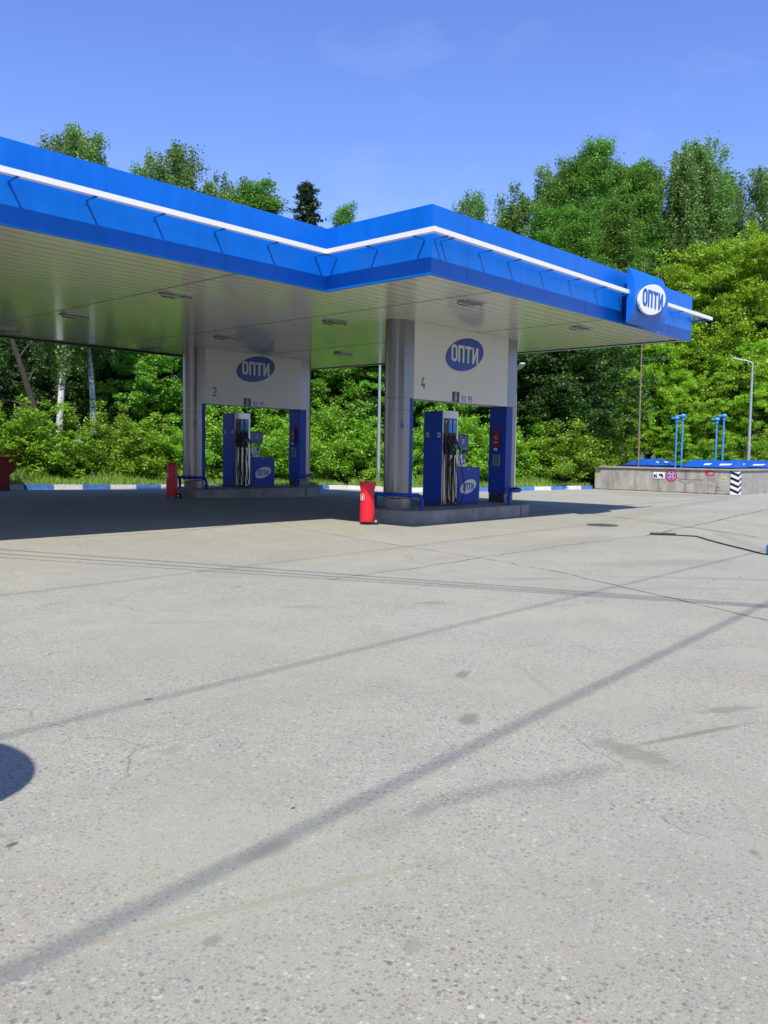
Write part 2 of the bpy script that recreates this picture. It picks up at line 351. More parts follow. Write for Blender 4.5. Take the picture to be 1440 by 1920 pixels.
        mk = mul(mr(ad.outputs[0], .62, 1.2, 1, 0), amt*1.0); col = (col[0], col[1]*.985, col[2]*.84)
        if coarse: mk = mul(mk, speck)
        base = mix(mk, base, col)
    Lk.new(base, b.inputs['Base Color'])
    bp = N.new('ShaderNodeBump'); bp.inputs['Strength'].default_value = .5; bp.inputs['Distance'].default_value = .012
    Lk.new(noise(90, 6, rough=.75), bp.inputs['Height']); Lk.new(bp.outputs[0], b.inputs['Normal'])
    return m
M['pavement'] = pavement_mat()
M['soil'] = mat('forest_soil', (.07, .075, .03), .95, noise=.5, nscale=1.5, bump=.6, bscale=8, dirt=(.14, .12, .06))

def leaf_mat(name, c1, c2, trans=.4, rough=.55):
    m = bpy.data.materials.new(name); m.use_nodes = True; N, Lk = m.node_tree.nodes, m.node_tree.links
    for n in list(N):
        if n.type != 'OUTPUT_MATERIAL': N.remove(n)
    out = [n for n in N if n.type == 'OUTPUT_MATERIAL'][0]
    at = N.new('ShaderNodeAttribute'); at.attribute_name = 'rnd'
    oi = N.new('ShaderNodeObjectInfo')
    mix = N.new('ShaderNodeMixRGB'); mix.inputs[1].default_value = (*c1, 1); mix.inputs[2].default_value = (*c2, 1)
    Lk.new(at.outputs['Fac'], mix.inputs[0])
    hsv = N.new('ShaderNodeHueSaturation')
    mr = N.new('ShaderNodeMapRange'); mr.inputs[3].default_value = .490; mr.inputs[4].default_value = .512; Lk.new(oi.outputs['Random'], mr.inputs[0])
    mv = N.new('ShaderNodeMapRange'); mv.inputs[3].default_value = .8; mv.inputs[4].default_value = 1.12; Lk.new(oi.outputs['Random'], mv.inputs[0])
    Lk.new(mr.outputs[0], hsv.inputs['Hue']); Lk.new(mv.outputs[0], hsv.inputs['Value']); Lk.new(mix.outputs[0], hsv.inputs['Color'])
    d = N.new('ShaderNodeBsdfDiffuse'); t = N.new('ShaderNodeBsdfTranslucent'); gl = N.new('ShaderNodeBsdfGlossy')
    gl.inputs['Roughness'].default_value = rough; gl.inputs['Color'].default_value = (.8, .85, .8, 1)
    Lk.new(hsv.outputs[0], d.inputs[0]); Lk.new(hsv.outputs[0], t.inputs[0])
    ms = N.new('ShaderNodeMixShader'); ms.inputs[0].default_value = trans; Lk.new(d.outputs[0], ms.inputs[1]); Lk.new(t.outputs[0], ms.inputs[2])
    m2 = N.new('ShaderNodeMixShader'); m2.inputs[0].default_value = .045; Lk.new(ms.outputs[0], m2.inputs[1]); Lk.new(gl.outputs[0], m2.inputs[2])
    Lk.new(m2.outputs[0], out.inputs[0])
    return m
M['l_birch'] = leaf_mat('birch_leaves', (.13, .26, .05), (.28, .45, .10), .4)
M['l_tall'] = leaf_mat('aspen_leaves', (.11, .28, .035), (.24, .48, .06), .42)
M['l_maple'] = leaf_mat('ash_maple_leaves', (.25, .51, .02), (.47, .74, .035), .45)
M['l_mid'] = leaf_mat('maple_leaves', (.13, .34, .02), (.26, .52, .04), .42)
M['l_bush'] = leaf_mat('shrub_leaves', (.18, .42, .025), (.40, .67, .045), .45)
M['l_dark'] = leaf_mat('shade_coloured_leaves', (.03, .085, .012), (.085, .19, .025), .3)  # dark leaf colour stands in for the shade in the wood's gaps
M['l_spruce'] = leaf_mat('spruce_needles', (.03, .08, .035), (.07, .14, .05), .15)
M['grass'] = leaf_mat('grass_blades', (.2, .4, .04), (.42, .58, .1), .45)
M['bark'] = mat('dark_bark', (.055, .045, .035), .9, noise=.4, nscale=9, bump=.8, bscale=14, stretch=(1, 1, .2))
M['greybark'] = mat('grey_bark', (.17, .16, .13), .9, noise=.35, nscale=8, bump=.6, bscale=14, stretch=(1, 1, .3))
def birch_mat():
    m = mat('birch_bark', (.66, .64, .6), .7); N, Lk = m.node_tree.nodes, m.node_tree.links; b = N['Principled BSDF']
    t = N.new('ShaderNodeTexCoord'); mp = N.new('ShaderNodeMapping'); mp.inputs['Scale'].default_value = (2.2, 2.2, 5.5)
    n = N.new('ShaderNodeTexNoise'); n.inputs['Scale'].default_value = 1.6; n.inputs['Detail'].default_value = 5; n.inputs['Roughness'].default_value = .7
    r = N.new('ShaderNodeMapRange'); r.inputs[1].default_value = .55; r.inputs[2].default_value = .6
    mx_ = N.new('ShaderNodeMixRGB'); mx_.inputs[1].default_value = (.66, .64, .6, 1); mx_.inputs[2].default_value = (.03, .028, .025, 1)
    Lk.new(t.outputs['Object'], mp.inputs[0]); Lk.new(mp.outputs[0], n.inputs['Vector']); Lk.new(n.outputs[0], r.inputs[0])
    Lk.new(r.outputs[0], mx_.inputs[0]); Lk.new(mx_.outputs[0], b.inputs['Base Color']); return m
M['birch'] = birch_mat()

# ------------------------------------------------------------------ ground
def sst(t): t = max(0., min(1., t)); return t*t*(3-2*t)
def G(x, y): return sst((y-13)/9)*max(-.09, min(.26, .22-.0195*(x-12.6)))*(1-sst((x-27)/8))
def ground():
    xs = [-400, -150, -60] + list(range(-20, 61, 1)) + [100, 200, 500]
    vs = [(x, y, G(x, y)) for y in xs for x in xs]; n = len(xs)
    fs = [(j*n+i, j*n+i+1, (j+1)*n+i+1, (j+1)*n+i) for j in range(n-1) for i in range(n-1)]
    mb = MB(); mb.add(vs, fs); return tag(mb.build('ground', M['pavement'], smooth=180), kind='structure')
ground()

KERB = [(-9.5, 27.9), (0, 27.8), (9, 27.74), (12.70, 27.70), (18.1, 27.66), (25.5, 27.3), (27.35, 27.15), (27.68, 26.7), (27.68, 26.1), (27.62, 24.6), (28.6, 23.8),
        (30.73, 22.2), (31.97, 21.55), (33.0, 21.0), (34.06, 20.72), (35.2, 20.5), (36.29, 20.27), (37.06, 20.1)]
def build_kerb():
    # resample into one-metre stones
    pts = [Vector((x, y)) for x, y in KERB]; seq = [pts[0]]; step = 1.04; carry = 0.; dist = 0
    tot = sum((pts[i+1]-pts[i]).length for i in range(len(pts)-1)); n = int(round(tot/step)); step = tot/n
    def at(s):
        for i in range(len(pts)-1):
            l = (pts[i+1]-pts[i]).length
            if s <= l+1e-9: return pts[i].lerp(pts[i+1], min(1, s/l))
            s -= l
        return pts[-1]
    mb = MB(); w = .16; gap = .006
    s0 = sum((pts[i+1]-pts[i]).length for i in range(3))
    ph = (s0/step) % 1
    for k in range(-1, n+1):
        a_, b_ = (k+ph)*step+gap, (k+1+ph)*step-gap
        if b_ <= 0.05 or a_ >= tot-.05: continue
        a, b = at(max(0, a_)), at(min(tot, b_)); d = (b-a).normalized(); nr = Vector((-d.y, d.x))
        if nr.dot(Vector((.5, .86))) < 0: nr = -nr
        za, zb = G(a.x, a.y), G(b.x, b.y); h = .17+random.uniform(-.006, .006)
        q = [a, b, b+nr*w, a+nr*w]
        vs = [(p.x, p.y, z-.05) for p, z in zip(q, (za, zb, zb, za))] + [(p.x+nr.x*.012*(i < 2), p.y+nr.y*.012*(i < 2), z+h) for i, (p, z) in enumerate(zip(q, (za, zb, zb, za)))]
        kk = k - round(s0/step)
        m = 1 if (kk % 2) else 0
        if 27.4 < (a.x+b.x)/2 < 30.5 and 22.3 < (a.y+b.y)/2 < 26.7: m = 1
        mb.add(vs, [(3, 2, 1, 0), (4, 5, 6, 7), (0, 1, 5, 4), (1, 2, 6, 5), (2, 3, 7, 6), (3, 0, 4, 7)], m)
    return tag(mb.build('kerb', [M['bluepaint'], M['whitepaint']], smooth=20), kind='structure')
random.seed(5)
build_kerb()

def verge():
    pts = [Vector((x, y)) for x, y in KERB]; far = Vector((.5, .86)); rows = [.15, 1, 2.5, 5, 10, 30, 90, 300]
    vs = []; fs = []
    ext = pts + [Vector((44.2, 20.2)), Vector((44.2, 8)), Vector((60, -6))]
    for j, rr in enumerate(rows):
        for i, p in enumerate(ext):
            q = p+far*rr if i < len(pts) else p+Vector((.95, .3))*rr
            z = .155+G(q.x, q.y) + (.0 if rr < 2 else .05*math.sin(q.x*.7)+.04*math.cos(q.y*.9)) + (.02*rr if rr < 40 else .8)*.5
            if rr > 40: z = 3.5 if rr < 100 else 24
            vs.append((q.x, q.y, z))
    n = len(ext)
    for j in range(len(rows)-1):
        for i in range(n-1): fs.append((j*n+i, j*n+i+1, (j+1)*n+i+1, (j+1)*n+i))
    mb = MB(); mb.add(vs, fs); return tag(mb.build('verge_ground', M['soil'], smooth=180), kind='structure')
verge()

# cracks, patches and stains in the paving
random.seed(11)
def ribbon(pts, w, z=.004, jit=.05, seg=.12):
    P = [Vector(p) for p in pts]; out = []
    for i in range(len(P)-1):
        l = (P[i+1]-P[i]).length; n = max(1, int(l/seg))
        for k in range(n): out.append(P[i].lerp(P[i+1], k/n))
    out.append(P[-1]); L = []; d0 = 0
    for i, p in enumerate(out):
        a, b = out[max(i-1, 0)], out[min(i+1, len(out)-1)]; d = (b-a).normalized(); nr = Vector((-d.y, d.x))
        d0 = d0*.75+random.gauss(0, jit*.5); ww = w*random.uniform(.25, 1.35); c = p+nr*d0
        L.append((c-nr*ww/2, c+nr*ww/2))
    vs = []
    for a, b in L: vs += [(a.x, a.y, G(a.x, a.y)+z), (b.x, b.y, G(b.x, b.y)+z)]
    return vs, [(2*i, 2*i+1, 2*i+3, 2*i+2) for i in range(len(L)-1)]
cr = MB()
for pts, w, j in [([(12.3, 14.9), (11.2, 9.95), (10.9, 8.0), (10.4, 6.1), (8.95, 2.9), (8.4, 1.2)], .018, .02),
                  ([(7.5, 7.8), (9.0, 7.75), (10.5, 7.8), (13, 7.9), (16.5, 7.7)], .016, .05), ([(16.5, 7.7), (28.2, 9.1), (36, 11.2)], .05, .03),
                  ([(20.1, 12.9), (24, 13.0), (36.5, 13.1)], .05, .03), ([(28, 21.0), (31.5, 17), (36.9, 14.2)], .05, .05),
                  ([(17, 3.9), (20, 9), (24, 16)], .04, .05), ([(12.3, 14.9), (9.5, 14.2), (7.2, 14.4)], .02, .03)]:
    v, f = ribbon(pts, w, jit=j); cr.add(v, f)
tag(cr.build('pavement_cracks', M['tar'], smooth=180), kind='structure')
# ------------------------------------------------------------------ canopy
XP, YP, YN, XE, YB, H, T, X0 = 11.573, 9.507, 12.123, 22.659, 24.573, 4.776, 5.932, -12.0
canopy = thing('fuel_canopy', (0, 0, 0), 'wide flat canopy with a bright blue fascia and white soffit over the pumps', 'canopy')
OUT = [(X0, YN), (XP, YN), (XP, YP), (XE, YP), (XE, YB), (X0, YB)]       # ccw
def inset(poly, d):
    n = len(poly); out = []
    for i in range(n):
        a, b, c = Vector(poly[i-1]), Vector(poly[i]), Vector(poly[(i+1) % n])
        n1 = Vector((-(b-a).normalized().y, (b-a).normalized().x)); n2 = Vector((-(c-b).normalized().y, (c-b).normalized().x))
        out.append(tuple(b+(n1+n2)*d))
    return out
mb = MB(); I1 = inset(OUT, .07); n = 6
for i in range(n):
    a, b, c, d = OUT[i], OUT[(i+1) % n], I1[(i+1) % n], I1[i]
    lo, hi = (H-.035 if i < 3 else H+.004), T
    vs = [(*a, lo), (*b, lo), (*c, lo), (*d, lo), (*a, hi), (*b, hi), (*c, hi), (*d, hi)]
    mb.add(vs, [(0, 1, 5, 4), (3, 7, 6, 2), (0, 3, 2, 1), (4, 5, 6, 7)])
mb.build('fascia', M['fascia'], canopy, smooth=20)
# panel joints of the fascia
M['joint'] = mat('fascia_seam', (.002, .10, .5), .5)
def vline(x, y, axis, z0=H+.0, z1=T):
    w = .003; mb = MB()
    if axis == 'x': mb.box(x-w, x+w, y-.0025, y+.01, z0, z1)
    else: mb.box(x-.0025, x+.01, y-w, y+w, z0, z1)
    mb.build('fascia_joint', M['joint'], canopy)
for x in (-1.6, 2.4, 6.9, 9.15): vline(x, YN, 'x')
for y in (9.95, 11.85): vline(XP, y, 'y')
for x in (12.6, 14.35, 16.9, 21.3): vline(x, YP, 'x')
# soffit and its edge trims
I2 = inset(OUT, .075)
mb = MB(); mb.add([(x, y, H+.03) for x, y in I2] , [(5, 4, 3, 2, 1, 0)]) if False else None
mb = MB()
mb.box(X0+.075, XP+.075, YN+.075, YB-.075, H, H+.05); mb.box(XP+.076, XE-.075, YP+.075, YB-.075, H, H+.05)
mb.build('soffit', M['soffit'], canopy)
mb = MB()
for x in (9.55, 13.72, 18.1, 5.2): 
    mb.box(x-.008, x+.008, (YN if x < XP else YP)+.09, YB-.09, H-.004, H+.01)
mb.build('soffit_joint', M['black'], canopy)
mb = MB(); mb.box(XE-.30, XE-.20, YP+.3, YB-.31, H-.02, H-.001); mb.build('gutter', M['green'], canopy)
mb = MB(); mb.box(X0+.5, XE-.08, YB-.20, YB-.002, H-.05, H-.001); mb.build('gutter', M['black'], canopy)
mb = MB(); mb.box(XE-.198, XE-.002, YP+.08, YB-.21, H-.012, H-.001); mb.build('edge_trim', M['grey'], canopy)
mb = MB(); mb.box(X0+.1, XE-.1, YP+9, YB-.1, T-.15, T-.1); mb.box(XP+.1, XE-.1, YP+.1, YP+8.99, T-.15, T-.1); mb.box(X0+.1, XP+.09, YN+.1, YP+8.99, T-.15, T-.1)
mb.build('roof_deck', M['grey'], canopy)
# white light strip standing off the fascia
SZ, SO, SH, SD = 5.398, .275, .042, .05
def strip(path):
    m_ = MB(); vs = []
    for i, p in enumerate(path):
        p = Vector(p); a = Vector(path[max(i-1, 0)]); b = Vector(path[min(i+1, len(path)-1)])
        d1 = (p-a).normalized() if i else (b-p).normalized(); d2 = (b-p).normalized() if i < len(path)-1 else d1
        n1 = Vector((-d1.y, d1.x)); n2 = Vector((-d2.y, d2.x)); nn = (n1+n2).normalized(); k = 1/nn.dot(n1)
        for s, z in ((-1, -1), (1, -1), (1, 1), (-1, 1)):
            q = p+nn*k*SD*s; vs.append((q.x, q.y, SZ+z*SH))
    fs = [(i*4+j, i*4+(j+1) % 4, (i+1)*4+(j+1) % 4, (i+1)*4+j) for i in range(len(path)-1) for j in range(4)]
    fs += [(0, 3, 2, 1), tuple((len(path)-1)*4+j for j in range(4))]
    return m_.add(vs, fs)
strip([(X0, YN-SO), (XP-SO, YN-SO), (XP-SO, YP-SO), (18.58, YP-SO)]).build('light_strip', M['white'], canopy, smooth=20)
strip([(20.38, YP-SO), (23.28, YP-SO)]).build('light_strip', M['white'], canopy, smooth=20)
brs = [('x', x) for x in [5.4+1.17*k for k in range(-9, 6)]] + [('y', y) for y in (9.66, 10.775, 11.84)] + \
      [('X', x) for x in (11.64, 11.81, 12.95, 13.9, 15.05, 16.17, 17.3, 18.46, 21.39, 22.51)]
for ax, v in brs:
    m_ = MB(); zb_ = SZ-SH
    if ax == 'y':
        m_.box(XP-SO-.03, XP-.002, v-.017, v+.017, zb_-.016, zb_); m_.box(XP-.008, XP-.002, v-.017, v+.017, zb_-.07, zb_-.016)
    else:
        Y = YN if ax == 'x' else YP
        m_.box(v-.017, v+.017, Y-SO-.03, Y-.002, zb_-.016, zb_); m_.box(v-.017, v+.017, Y-.008, Y-.002, zb_-.07, zb_-.016)
    m_.build('strip_bracket', M['fascia'], canopy)
for q0, q1 in (((XE-.02, YP+.02, SZ-.1), (22.95, YP-SO, SZ-SH-.02)), ((XE-.02, YP+.25, SZ-.1), (23.1, YP-SO, SZ-SH-.02))):
    MB().tube([q0, q1], .022, 6).build('end_bracket', M['blue'], canopy)
# curved illuminated-type logo box on the fascia
sx0, sx1, sz0, sz1 = 18.34, 20.1, 4.70, 5.95; ych, bul = YP-.3, .17
prof = []
for i in range(17):
    t = i/16; prof.append((ych-bul*math.sin(math.pi*t)**.8, sz0+(sz1-sz0)*t))
mb = MB(); n = len(prof)
vs = [(x, y, z) for x in (sx0, sx1) for y, z in prof] + [(x, ych+.03, z) for x in (sx0, sx1) for z in (sz0, sz1)]
fs = [(i, i+1, n+i+1, n+i) for i in range(n-1)]
fs += [tuple(range(n)) + (2*n+1, 2*n), tuple(range(2*n-1, n-1, -1)) + (2*n+2, 2*n+3), (0, n, 2*n+2, 2*n), (n-1, 2*n+1, 2*n+3, 2*n-1), (2*n, 2*n+2, 2*n+3, 2*n+1)]
lb = mb.add(vs, fs).build('logo_box', M['fascia'], canopy, smooth=30)
MB().box(18.7, 19.75, ych+.031, YP-.001, 4.80, 5.66).build('logo_box_mount', M['navy'], canopy)
mb = MB(); mb.slab(ell(.705, .345, R(12)), (19.15, ych-bul-.002, 5.31), (1, 0, 0), (0, 0, 1), .05)
lp = mb.build('logo_oval', M['white'], lb, smooth=40)
mb = MB(); text(mb, 'ОПТИ', (19.15, ych-bul-.053, 5.31), (1, 0, 0), (0, 0, 1), .33, .012, .19, .32)
mb.build('logo_letters', mat('letter_blue', (.004, .11, .42), .4), lb)

# ceiling lamps
first = None
def ceiling_lamp(x, y, label):
    t = thing('ceiling_lamp', (x, y, H), label, 'lamp', 'floodlights recessed in the canopy soffit')
    m_ = MB(); m_.box(-.27, .27, -.17, -.14, -.03, 0); m_.box(-.27, .27, .14, .17, -.03, 0); m_.box(-.27, -.245, -.14, .14, -.03, 0); m_.box(.245, .27, -.14, .14, -.03, 0)
    m_.build('frame', M['grey'], t)
    MB().box(-.244, .244, -.139, .139, -.014, -.004).build('glass', mat('lamp_glass', (.16, .17, .16), .12), t)
    for pth in ([(-.27, 0, -.02), (-.33, 0, -.035), (-.4, 0, -.035)], [(.27, 0, -.02), (.33, 0, -.035), (.4, 0, -.035)], [(-.2, .18, -.0), (-.2, .2, -.05), (.12, .2, -.05)]):
        MB().tube(pth, .011, 6).build('bracket', M['black'], t)
    return t
LAMPS = {(10.0, 14.9): 'soffit lamp nearest the front left fascia edge', (10.05, 19.15): 'soffit lamp left of island 2 in the middle of the canopy',
         (10.1, 23.05): 'soffit lamp at the far left above the red sand box', (14.6, 19.35): 'soffit lamp just above the board of island 2',
         (14.8, 23.4): 'soffit lamp at the back left of the column numbered 2', (14.5, 14.9): 'soffit lamp left of the column numbered 4 near the joint',
         (19.3, 19.4): 'soffit lamp farthest back, left of the column numbered 4', (14.35, 10.7): 'soffit lamp right above the board of island 4',
         (18.8, 10.65): 'soffit lamp nearest the oval fascia sign'}
for k, lb_ in LAMPS.items():
    if first is None: first = ceiling_lamp(*k, lb_)
    else:
        c = copy_tree(first); c.location = (*k, H); c['label'] = lb_

# ------------------------------------------------------------------ the two pump islands
A4, B4, Y4, CW, ZB, ZI = 15.615, 19.574, 13.302, .563, 2.9385, .293
CY = Y4+CW/2
def dshape(xin, side, L, w=CW, grow=0.):
    """D outline: flat inner face at xin, nose pointing to side (-1 left, +1 right), ccw"""
    r = w/2+grow; c = xin+side*L; x_ = xin-side*grow*0
    a0 = 90 if side < 0 else -90
    arc = [(c+r*math.cos(R(a0+180*i/20)), CY+r*math.sin(R(a0+180*i/20))) for i in range(21)]
    if side < 0: pts = [(x_, CY+r)] + arc + [(x_, CY-r)]
    else: pts = [(x_, CY-r)] + arc + [(x_, CY+r)]
    return pts[::-1] if False else pts
def island_outline(x0, x1, yc, ay, axl, axr, n=26):
    p = []
    for i in range(n+1):
        t = math.pi/2+math.pi*i/n; p.append((x0+axl+axl*math.cos(t), yc+ay*math.sin(t)))
    for i in range(n+1):
        t = -math.pi/2+math.pi*i/n; p.append((x1-axr+axr*math.cos(t), yc+ay*math.sin(t)))
    return p

def make_island(dx, dy, dz, num, L):
    def off(o): o.location = Vector(o.location)+Vector((dx, dy, dz)); return o
    where = 'island %s' % num
    # kerbed concrete island
    t = thing('pump_island', (dx, dy, dz), L['island'], 'island')
    isl = island_outline(14.58, 20.45, 13.43, 1.0, .95, 1.75)
    m_ = MB(); m_.prism(isl, -.15, ZI-.02); m_.build('kerb_body', M['concdark'], t, smooth=30)
    m_ = MB(); m_.prism([(13.43*0+x, y) for x, y in island_outline(14.565, 20.465, 13.43, 1.015, .95, 1.75)], ZI-.02, ZI); m_.build('top_slab', M['conc'], t, smooth=30)
    m_ = MB()
    for x in (16.9, 19.1): MB().box(x-.005, x+.005, 12.428, 12.45, .0, ZI-.02).build('joint', M['tar'], t)
    if num == '2':
        m_ = MB(); q = island_outline(14.57, 20.45, 13.43, 1.008, .95, 1.75); idx = range(15, 24)
        for i in idx:
            a, b = q[i], q[i+1]; m_.add([(*a, .03), (*b, .03), (*b, ZI-.03), (*a, ZI-.03)], [(0, 1, 2, 3)])
        m_.build('tread_plate', M['tread'], t)
    # columns
    for side, xin, Ln, nm in ((-1, A4, .30, 'left'), (1, B4, .37, 'right')):
        c = thing('canopy_column', (dx, dy, dz), L['col_'+nm], 'column', 'silver canopy columns with blue cladding')
        sh = dshape(xin-side*.0, side, Ln)
        ztop = H-dz-.001
        m_ = MB()
        m_.prism(dshape(xin, side, Ln), ZB, ztop)
        # below the board the inner part is recessed for the blue cladding
        m_.prism(dshape(xin+side*(.13 if side < 0 else .29), side, Ln-(.13 if side < 0 else .29)) if True else sh, .56, ZB-.004)
        m_.build('shaft', M['silver'], c, smooth=30)
        m_ = MB()
        for z in (2.66,):
            m_.prism(dshape(xin+side*(.13 if side < 0 else .29), side, Ln-(.13 if side < 0 else .29), grow=.0015), z-.006, z+.002)
        m_.build('shaft_joint', M['black'], c)
        d_ = .129 if side < 0 else .289
        x_in, x_out = (xin-d_, xin) if side < 0 else (xin, xin+d_)
        MB().box(x_in, x_out, Y4, Y4+CW, .54, ZB-.005).build('blue_cladding', M['blue'], c)
        m_ = MB(); m_.prism(dshape(xin-side*-.02, side, Ln-.04, CW-.05), ZI+.001, .535); m_.build('plinth', M['conc'], c, smooth=30)
        m_ = MB(); xa = sorted((xin+side*.0-side*.004, xin+side*.008))
        if side > 0: m_.box(xin-.004, xin+.01, Y4+.03, Y4+CW-.03, ZI+.001, .53)
        else: m_.prism(dshape(xin+side*.12, side, Ln-.16, CW-.04), ZI+.002, .533)
        m_.build('plinth_plate', M['black'] if side > 0 else M['silver'], c, smooth=30)
        if side < 0:
            ph = R(-108); cx, cy = A4-.30, CY; o_ = Vector((cx+.2825*math.cos(ph), cy+.2825*math.sin(ph), 2.31))
            u = Vector((-math.sin(ph), math.cos(ph), 0))
            text(MB(), num, o_, u, (0, 0, 1), .17, .004, .17).build('number', M['logo'], c)
    # header board between the columns
    b = thing('header_board', (dx, dy, dz), L['board'], 'sign board', 'white header boards above the pumps')
    m_ = MB(); m_.box(A4+.001, B4-.001, Y4-.004, Y4+CW+.004, ZB, H-dz-.002); m_.build('board', M['panel'], b)
    m_ = MB(); m_.box(A4+.002, B4-.002, Y4-.0052, Y4, 4.26, 4.266); m_.build('seam', M['grey'], b)
    fy = Y4-.0045
    m_ = MB(); m_.slab(ell(.815, .405, R(12.7), 64), (17.62, fy, 4.165), (1, 0, 0), (0, 0, 1), .006); ov = m_.build('logo_oval', M['logo'], b, smooth=40)
    text(MB(), 'ОПТИ', (17.61, fy-.0065, 4.17), (1, 0, 0), (0, 0, 1), .36, .004, .19, .30).build('logo_letters', M['panel'], b)
    text(MB(), num, (15.96, fy, 3.33), (1, 0, 0), (0, 0, 1), .25, .004, .16).build('number', M['logo'], b)
    m_ = MB(); m_.box(17.12, 17.41, fy-.006, fy, 2.945, 3.2); pl = m_.build('diesel_plate', M['black'], b)
    m_ = MB(); text(m_, 'D', (17.265, fy-.0065, 3.045), (1, 0, 0), (0, 0, 1), .125, .003, .17); text(m_, 'ОПТИ', (17.265, fy-.0065, 3.16), (1, 0, 0), (0, 0, 1), .028, .003, .2)
    m_.build('plate_letters', M['panel'], pl)
    text(MB(), '92', (17.60, fy, 3.04), (1, 0, 0), (0, 0, 1), .135, .003, .16, .28).build('fuel_number', M['logo'], b)
    text(MB(), '95', (17.88, fy, 3.04), (1, 0, 0), (0, 0, 1), .135, .003, .16, .28).build('fuel_number', M['logo'], b)
    # guard rails
    def rail(name_l, pts, la, lb2):
        m_ = MB(); zt = .66; rr = .045
        def leg(a, bb):   # leg foot a, going up then bending toward bb
            a = Vector((*a, ZI)); bb = Vector((*bb, zt)); d = (bb-Vector((a.x, a.y, zt))).normalized()
            return [a, a+Vector((0, 0, zt-ZI-.12)), Vector((a.x, a.y, zt-.04))+d*.035, Vector((a.x, a.y, zt))+d*.12]
        p1 = leg(la, pts[0]); p2 = leg(lb2, pts[-1])[::-1]
        path = p1+[Vector((*q, zt)) for q in pts]+p2
        m_.tube(path, rr, 10); t_ = thing('guard_rail', (dx, dy, dz), L[name_l], 'rail', 'blue tube rails round the island ends')
        m_.build('tube', M['blue'], t_, smooth=60)
        for q in (la, lb2): MB().lathe([(.075, ZI), (.075, ZI+.012)], q, 14).build('foot_plate', M['blue'], t_)
    rail('rail_left', [(14.95, 12.62), (14.76, 12.78), (14.66, 13.1), (14.64, 13.58), (14.7, 14.0), (14.9, 14.2)], (15.13, 12.58), (15.3, 14.22))
    rail('rail_right', [(19.02, 12.62), (19.3, 12.66), (19.7, 12.88), (20.12, 13.2), (20.36, 13.5), (20.36, 13.8), (20.24, 14.0)], (18.78, 12.62), (20.1, 14.08))
    # dispenser
    DX, DY, DZ = 16.72, 13.28, ZI
    s = thing('fuel_dispenser', (DX+dx, DY+dy, DZ+dz), L['disp'], 'fuel pump', 'blue fuel dispensers with three hoses')
    ht = 2.41
    MB().box(-.03, 1.7, .1, .6, 0, .045).build('base_frame', M['black'], s)
    MB().box(0, .66, .02, .6, .045, ht-.01).build('hose_tower', M['blue'], s, bevel=.008)
    # silver front with a shallow bulge, upper cap and three ribs below
    def bulge(x0_, x1_, z0_, z1_, dep, base=.02, out=.0):
        pts = [(x1_, base), (x0_, base)]
        pts += [(x0_+(x1_-x0_)*i/8, base-.012-out-dep*math.sin(math.pi*(.03+(x0_+(x1_-x0_)*i/8)/.66*.94))) for i in range(9)]
        return pts
    m_ = MB(); m_.prism(bulge(.02, .655, 0, 0, .05), 2.22, ht); m_.prism(bulge(.575, .655, 0, 0, .05, out=-.004), .05, 2.219)
    m_.prism(bulge(.02, .05, 0, 0, .05, out=-.004), .05, 2.219)
    m_.build('steel_front', M['steel'], s, smooth=40)
    m_ = MB(); m_.prism(bulge(.051, .574, 0, 0, .012, out=-.004), .05, 2.218); m_.build('black_channel', M['black'], s, smooth=40)
    for i, (xa, xb) in enumerate(((.055, .2), (.235, .36), (.415, .545))):
        pl = MB().prism(bulge(xa, xb, 0, 0, .04), 1.86, 2.2).build('fuel_grade_plate', M['black'] if i == 0 else M['lightblue'], s, smooth=40)
        tx = ('D', '92', '95')[i]
        yy = -.012-.04*math.sin(math.pi*(.03+((xa+xb)/2)/.66*.94))+.016
        text(MB(), tx, ((xa+xb)/2, yy, 2.14), (1, 0, 0), (0, 0, 1), .055, .006, .18, .2).build('grade_letters', M['panel'], pl)
        MB().prism(bulge(xa+.02, xb-.02, 0, 0, .045), .06, 1.3).build('steel_rib', M['steel'], s, smooth=40)
        # nozzle
        xm = (xa+xb)/2+.02; yf = -.09
        m_ = MB(); m_.box(xm-.06, xm+.05, yf+.04, -.0, 1.33, 1.5); m_.box(xm-.05, xm-.03, yf+.045, 0, 1.5, 1.8); bt = m_.build('nozzle_boot', M['black'], s, bevel=.01)
        m_ = MB(); m_.tube([(xm-.03, yf+.03, 1.76), (xm-.025, yf, 1.66), (xm+.01, yf-.03, 1.53), (xm+.05, yf-.055, 1.47)], [.014, .02, .028, .032], 8)
        m_.tube([(xm+.05, yf-.055, 1.47), (xm+.045, yf-.07, 1.37), (xm+.03, yf-.075, 1.3)], [.03, .022, .02], 8)
        m_.tube([(xm-.03, yf-.03, 1.6), (xm-.045, yf-.055, 1.48), (xm+.03, yf-.08, 1.4)], .008, 6)
        nz = m_.build('nozzle', M['black'], s, smooth=60)
        m_ = MB(); m_.tube([(xm-.01, yf-.035, 1.57), (xm+.055, yf-.07, 1.49), (xm+.075, yf-.085, 1.44)], [.024, .042, .03], 8); m_.build('nozzle_cover', M['teal'] if i else M['black'], nz, smooth=60)
        m_ = MB(); m_.tube([(xm+.076, yf-.09, 1.445), (xm+.085, yf-.105, 1.435)], .022, 10); m_.build('nozzle_badge', M['panel'], nz)
        m_ = MB(); m_.tube([(xm+.03, yf-.075, 1.3), (xm+.03, yf-.076, 1.22)], .02, 8); m_.build('hose_collar', M['steel'], nz)
        # hose: hangs from the nozzle in a long loop and climbs back in the channel
        ex = [-.30, .13, .26][i]; bx = [.16, .2, .46][i]; tx2 = xa+(.0 if i == 0 else -.025)
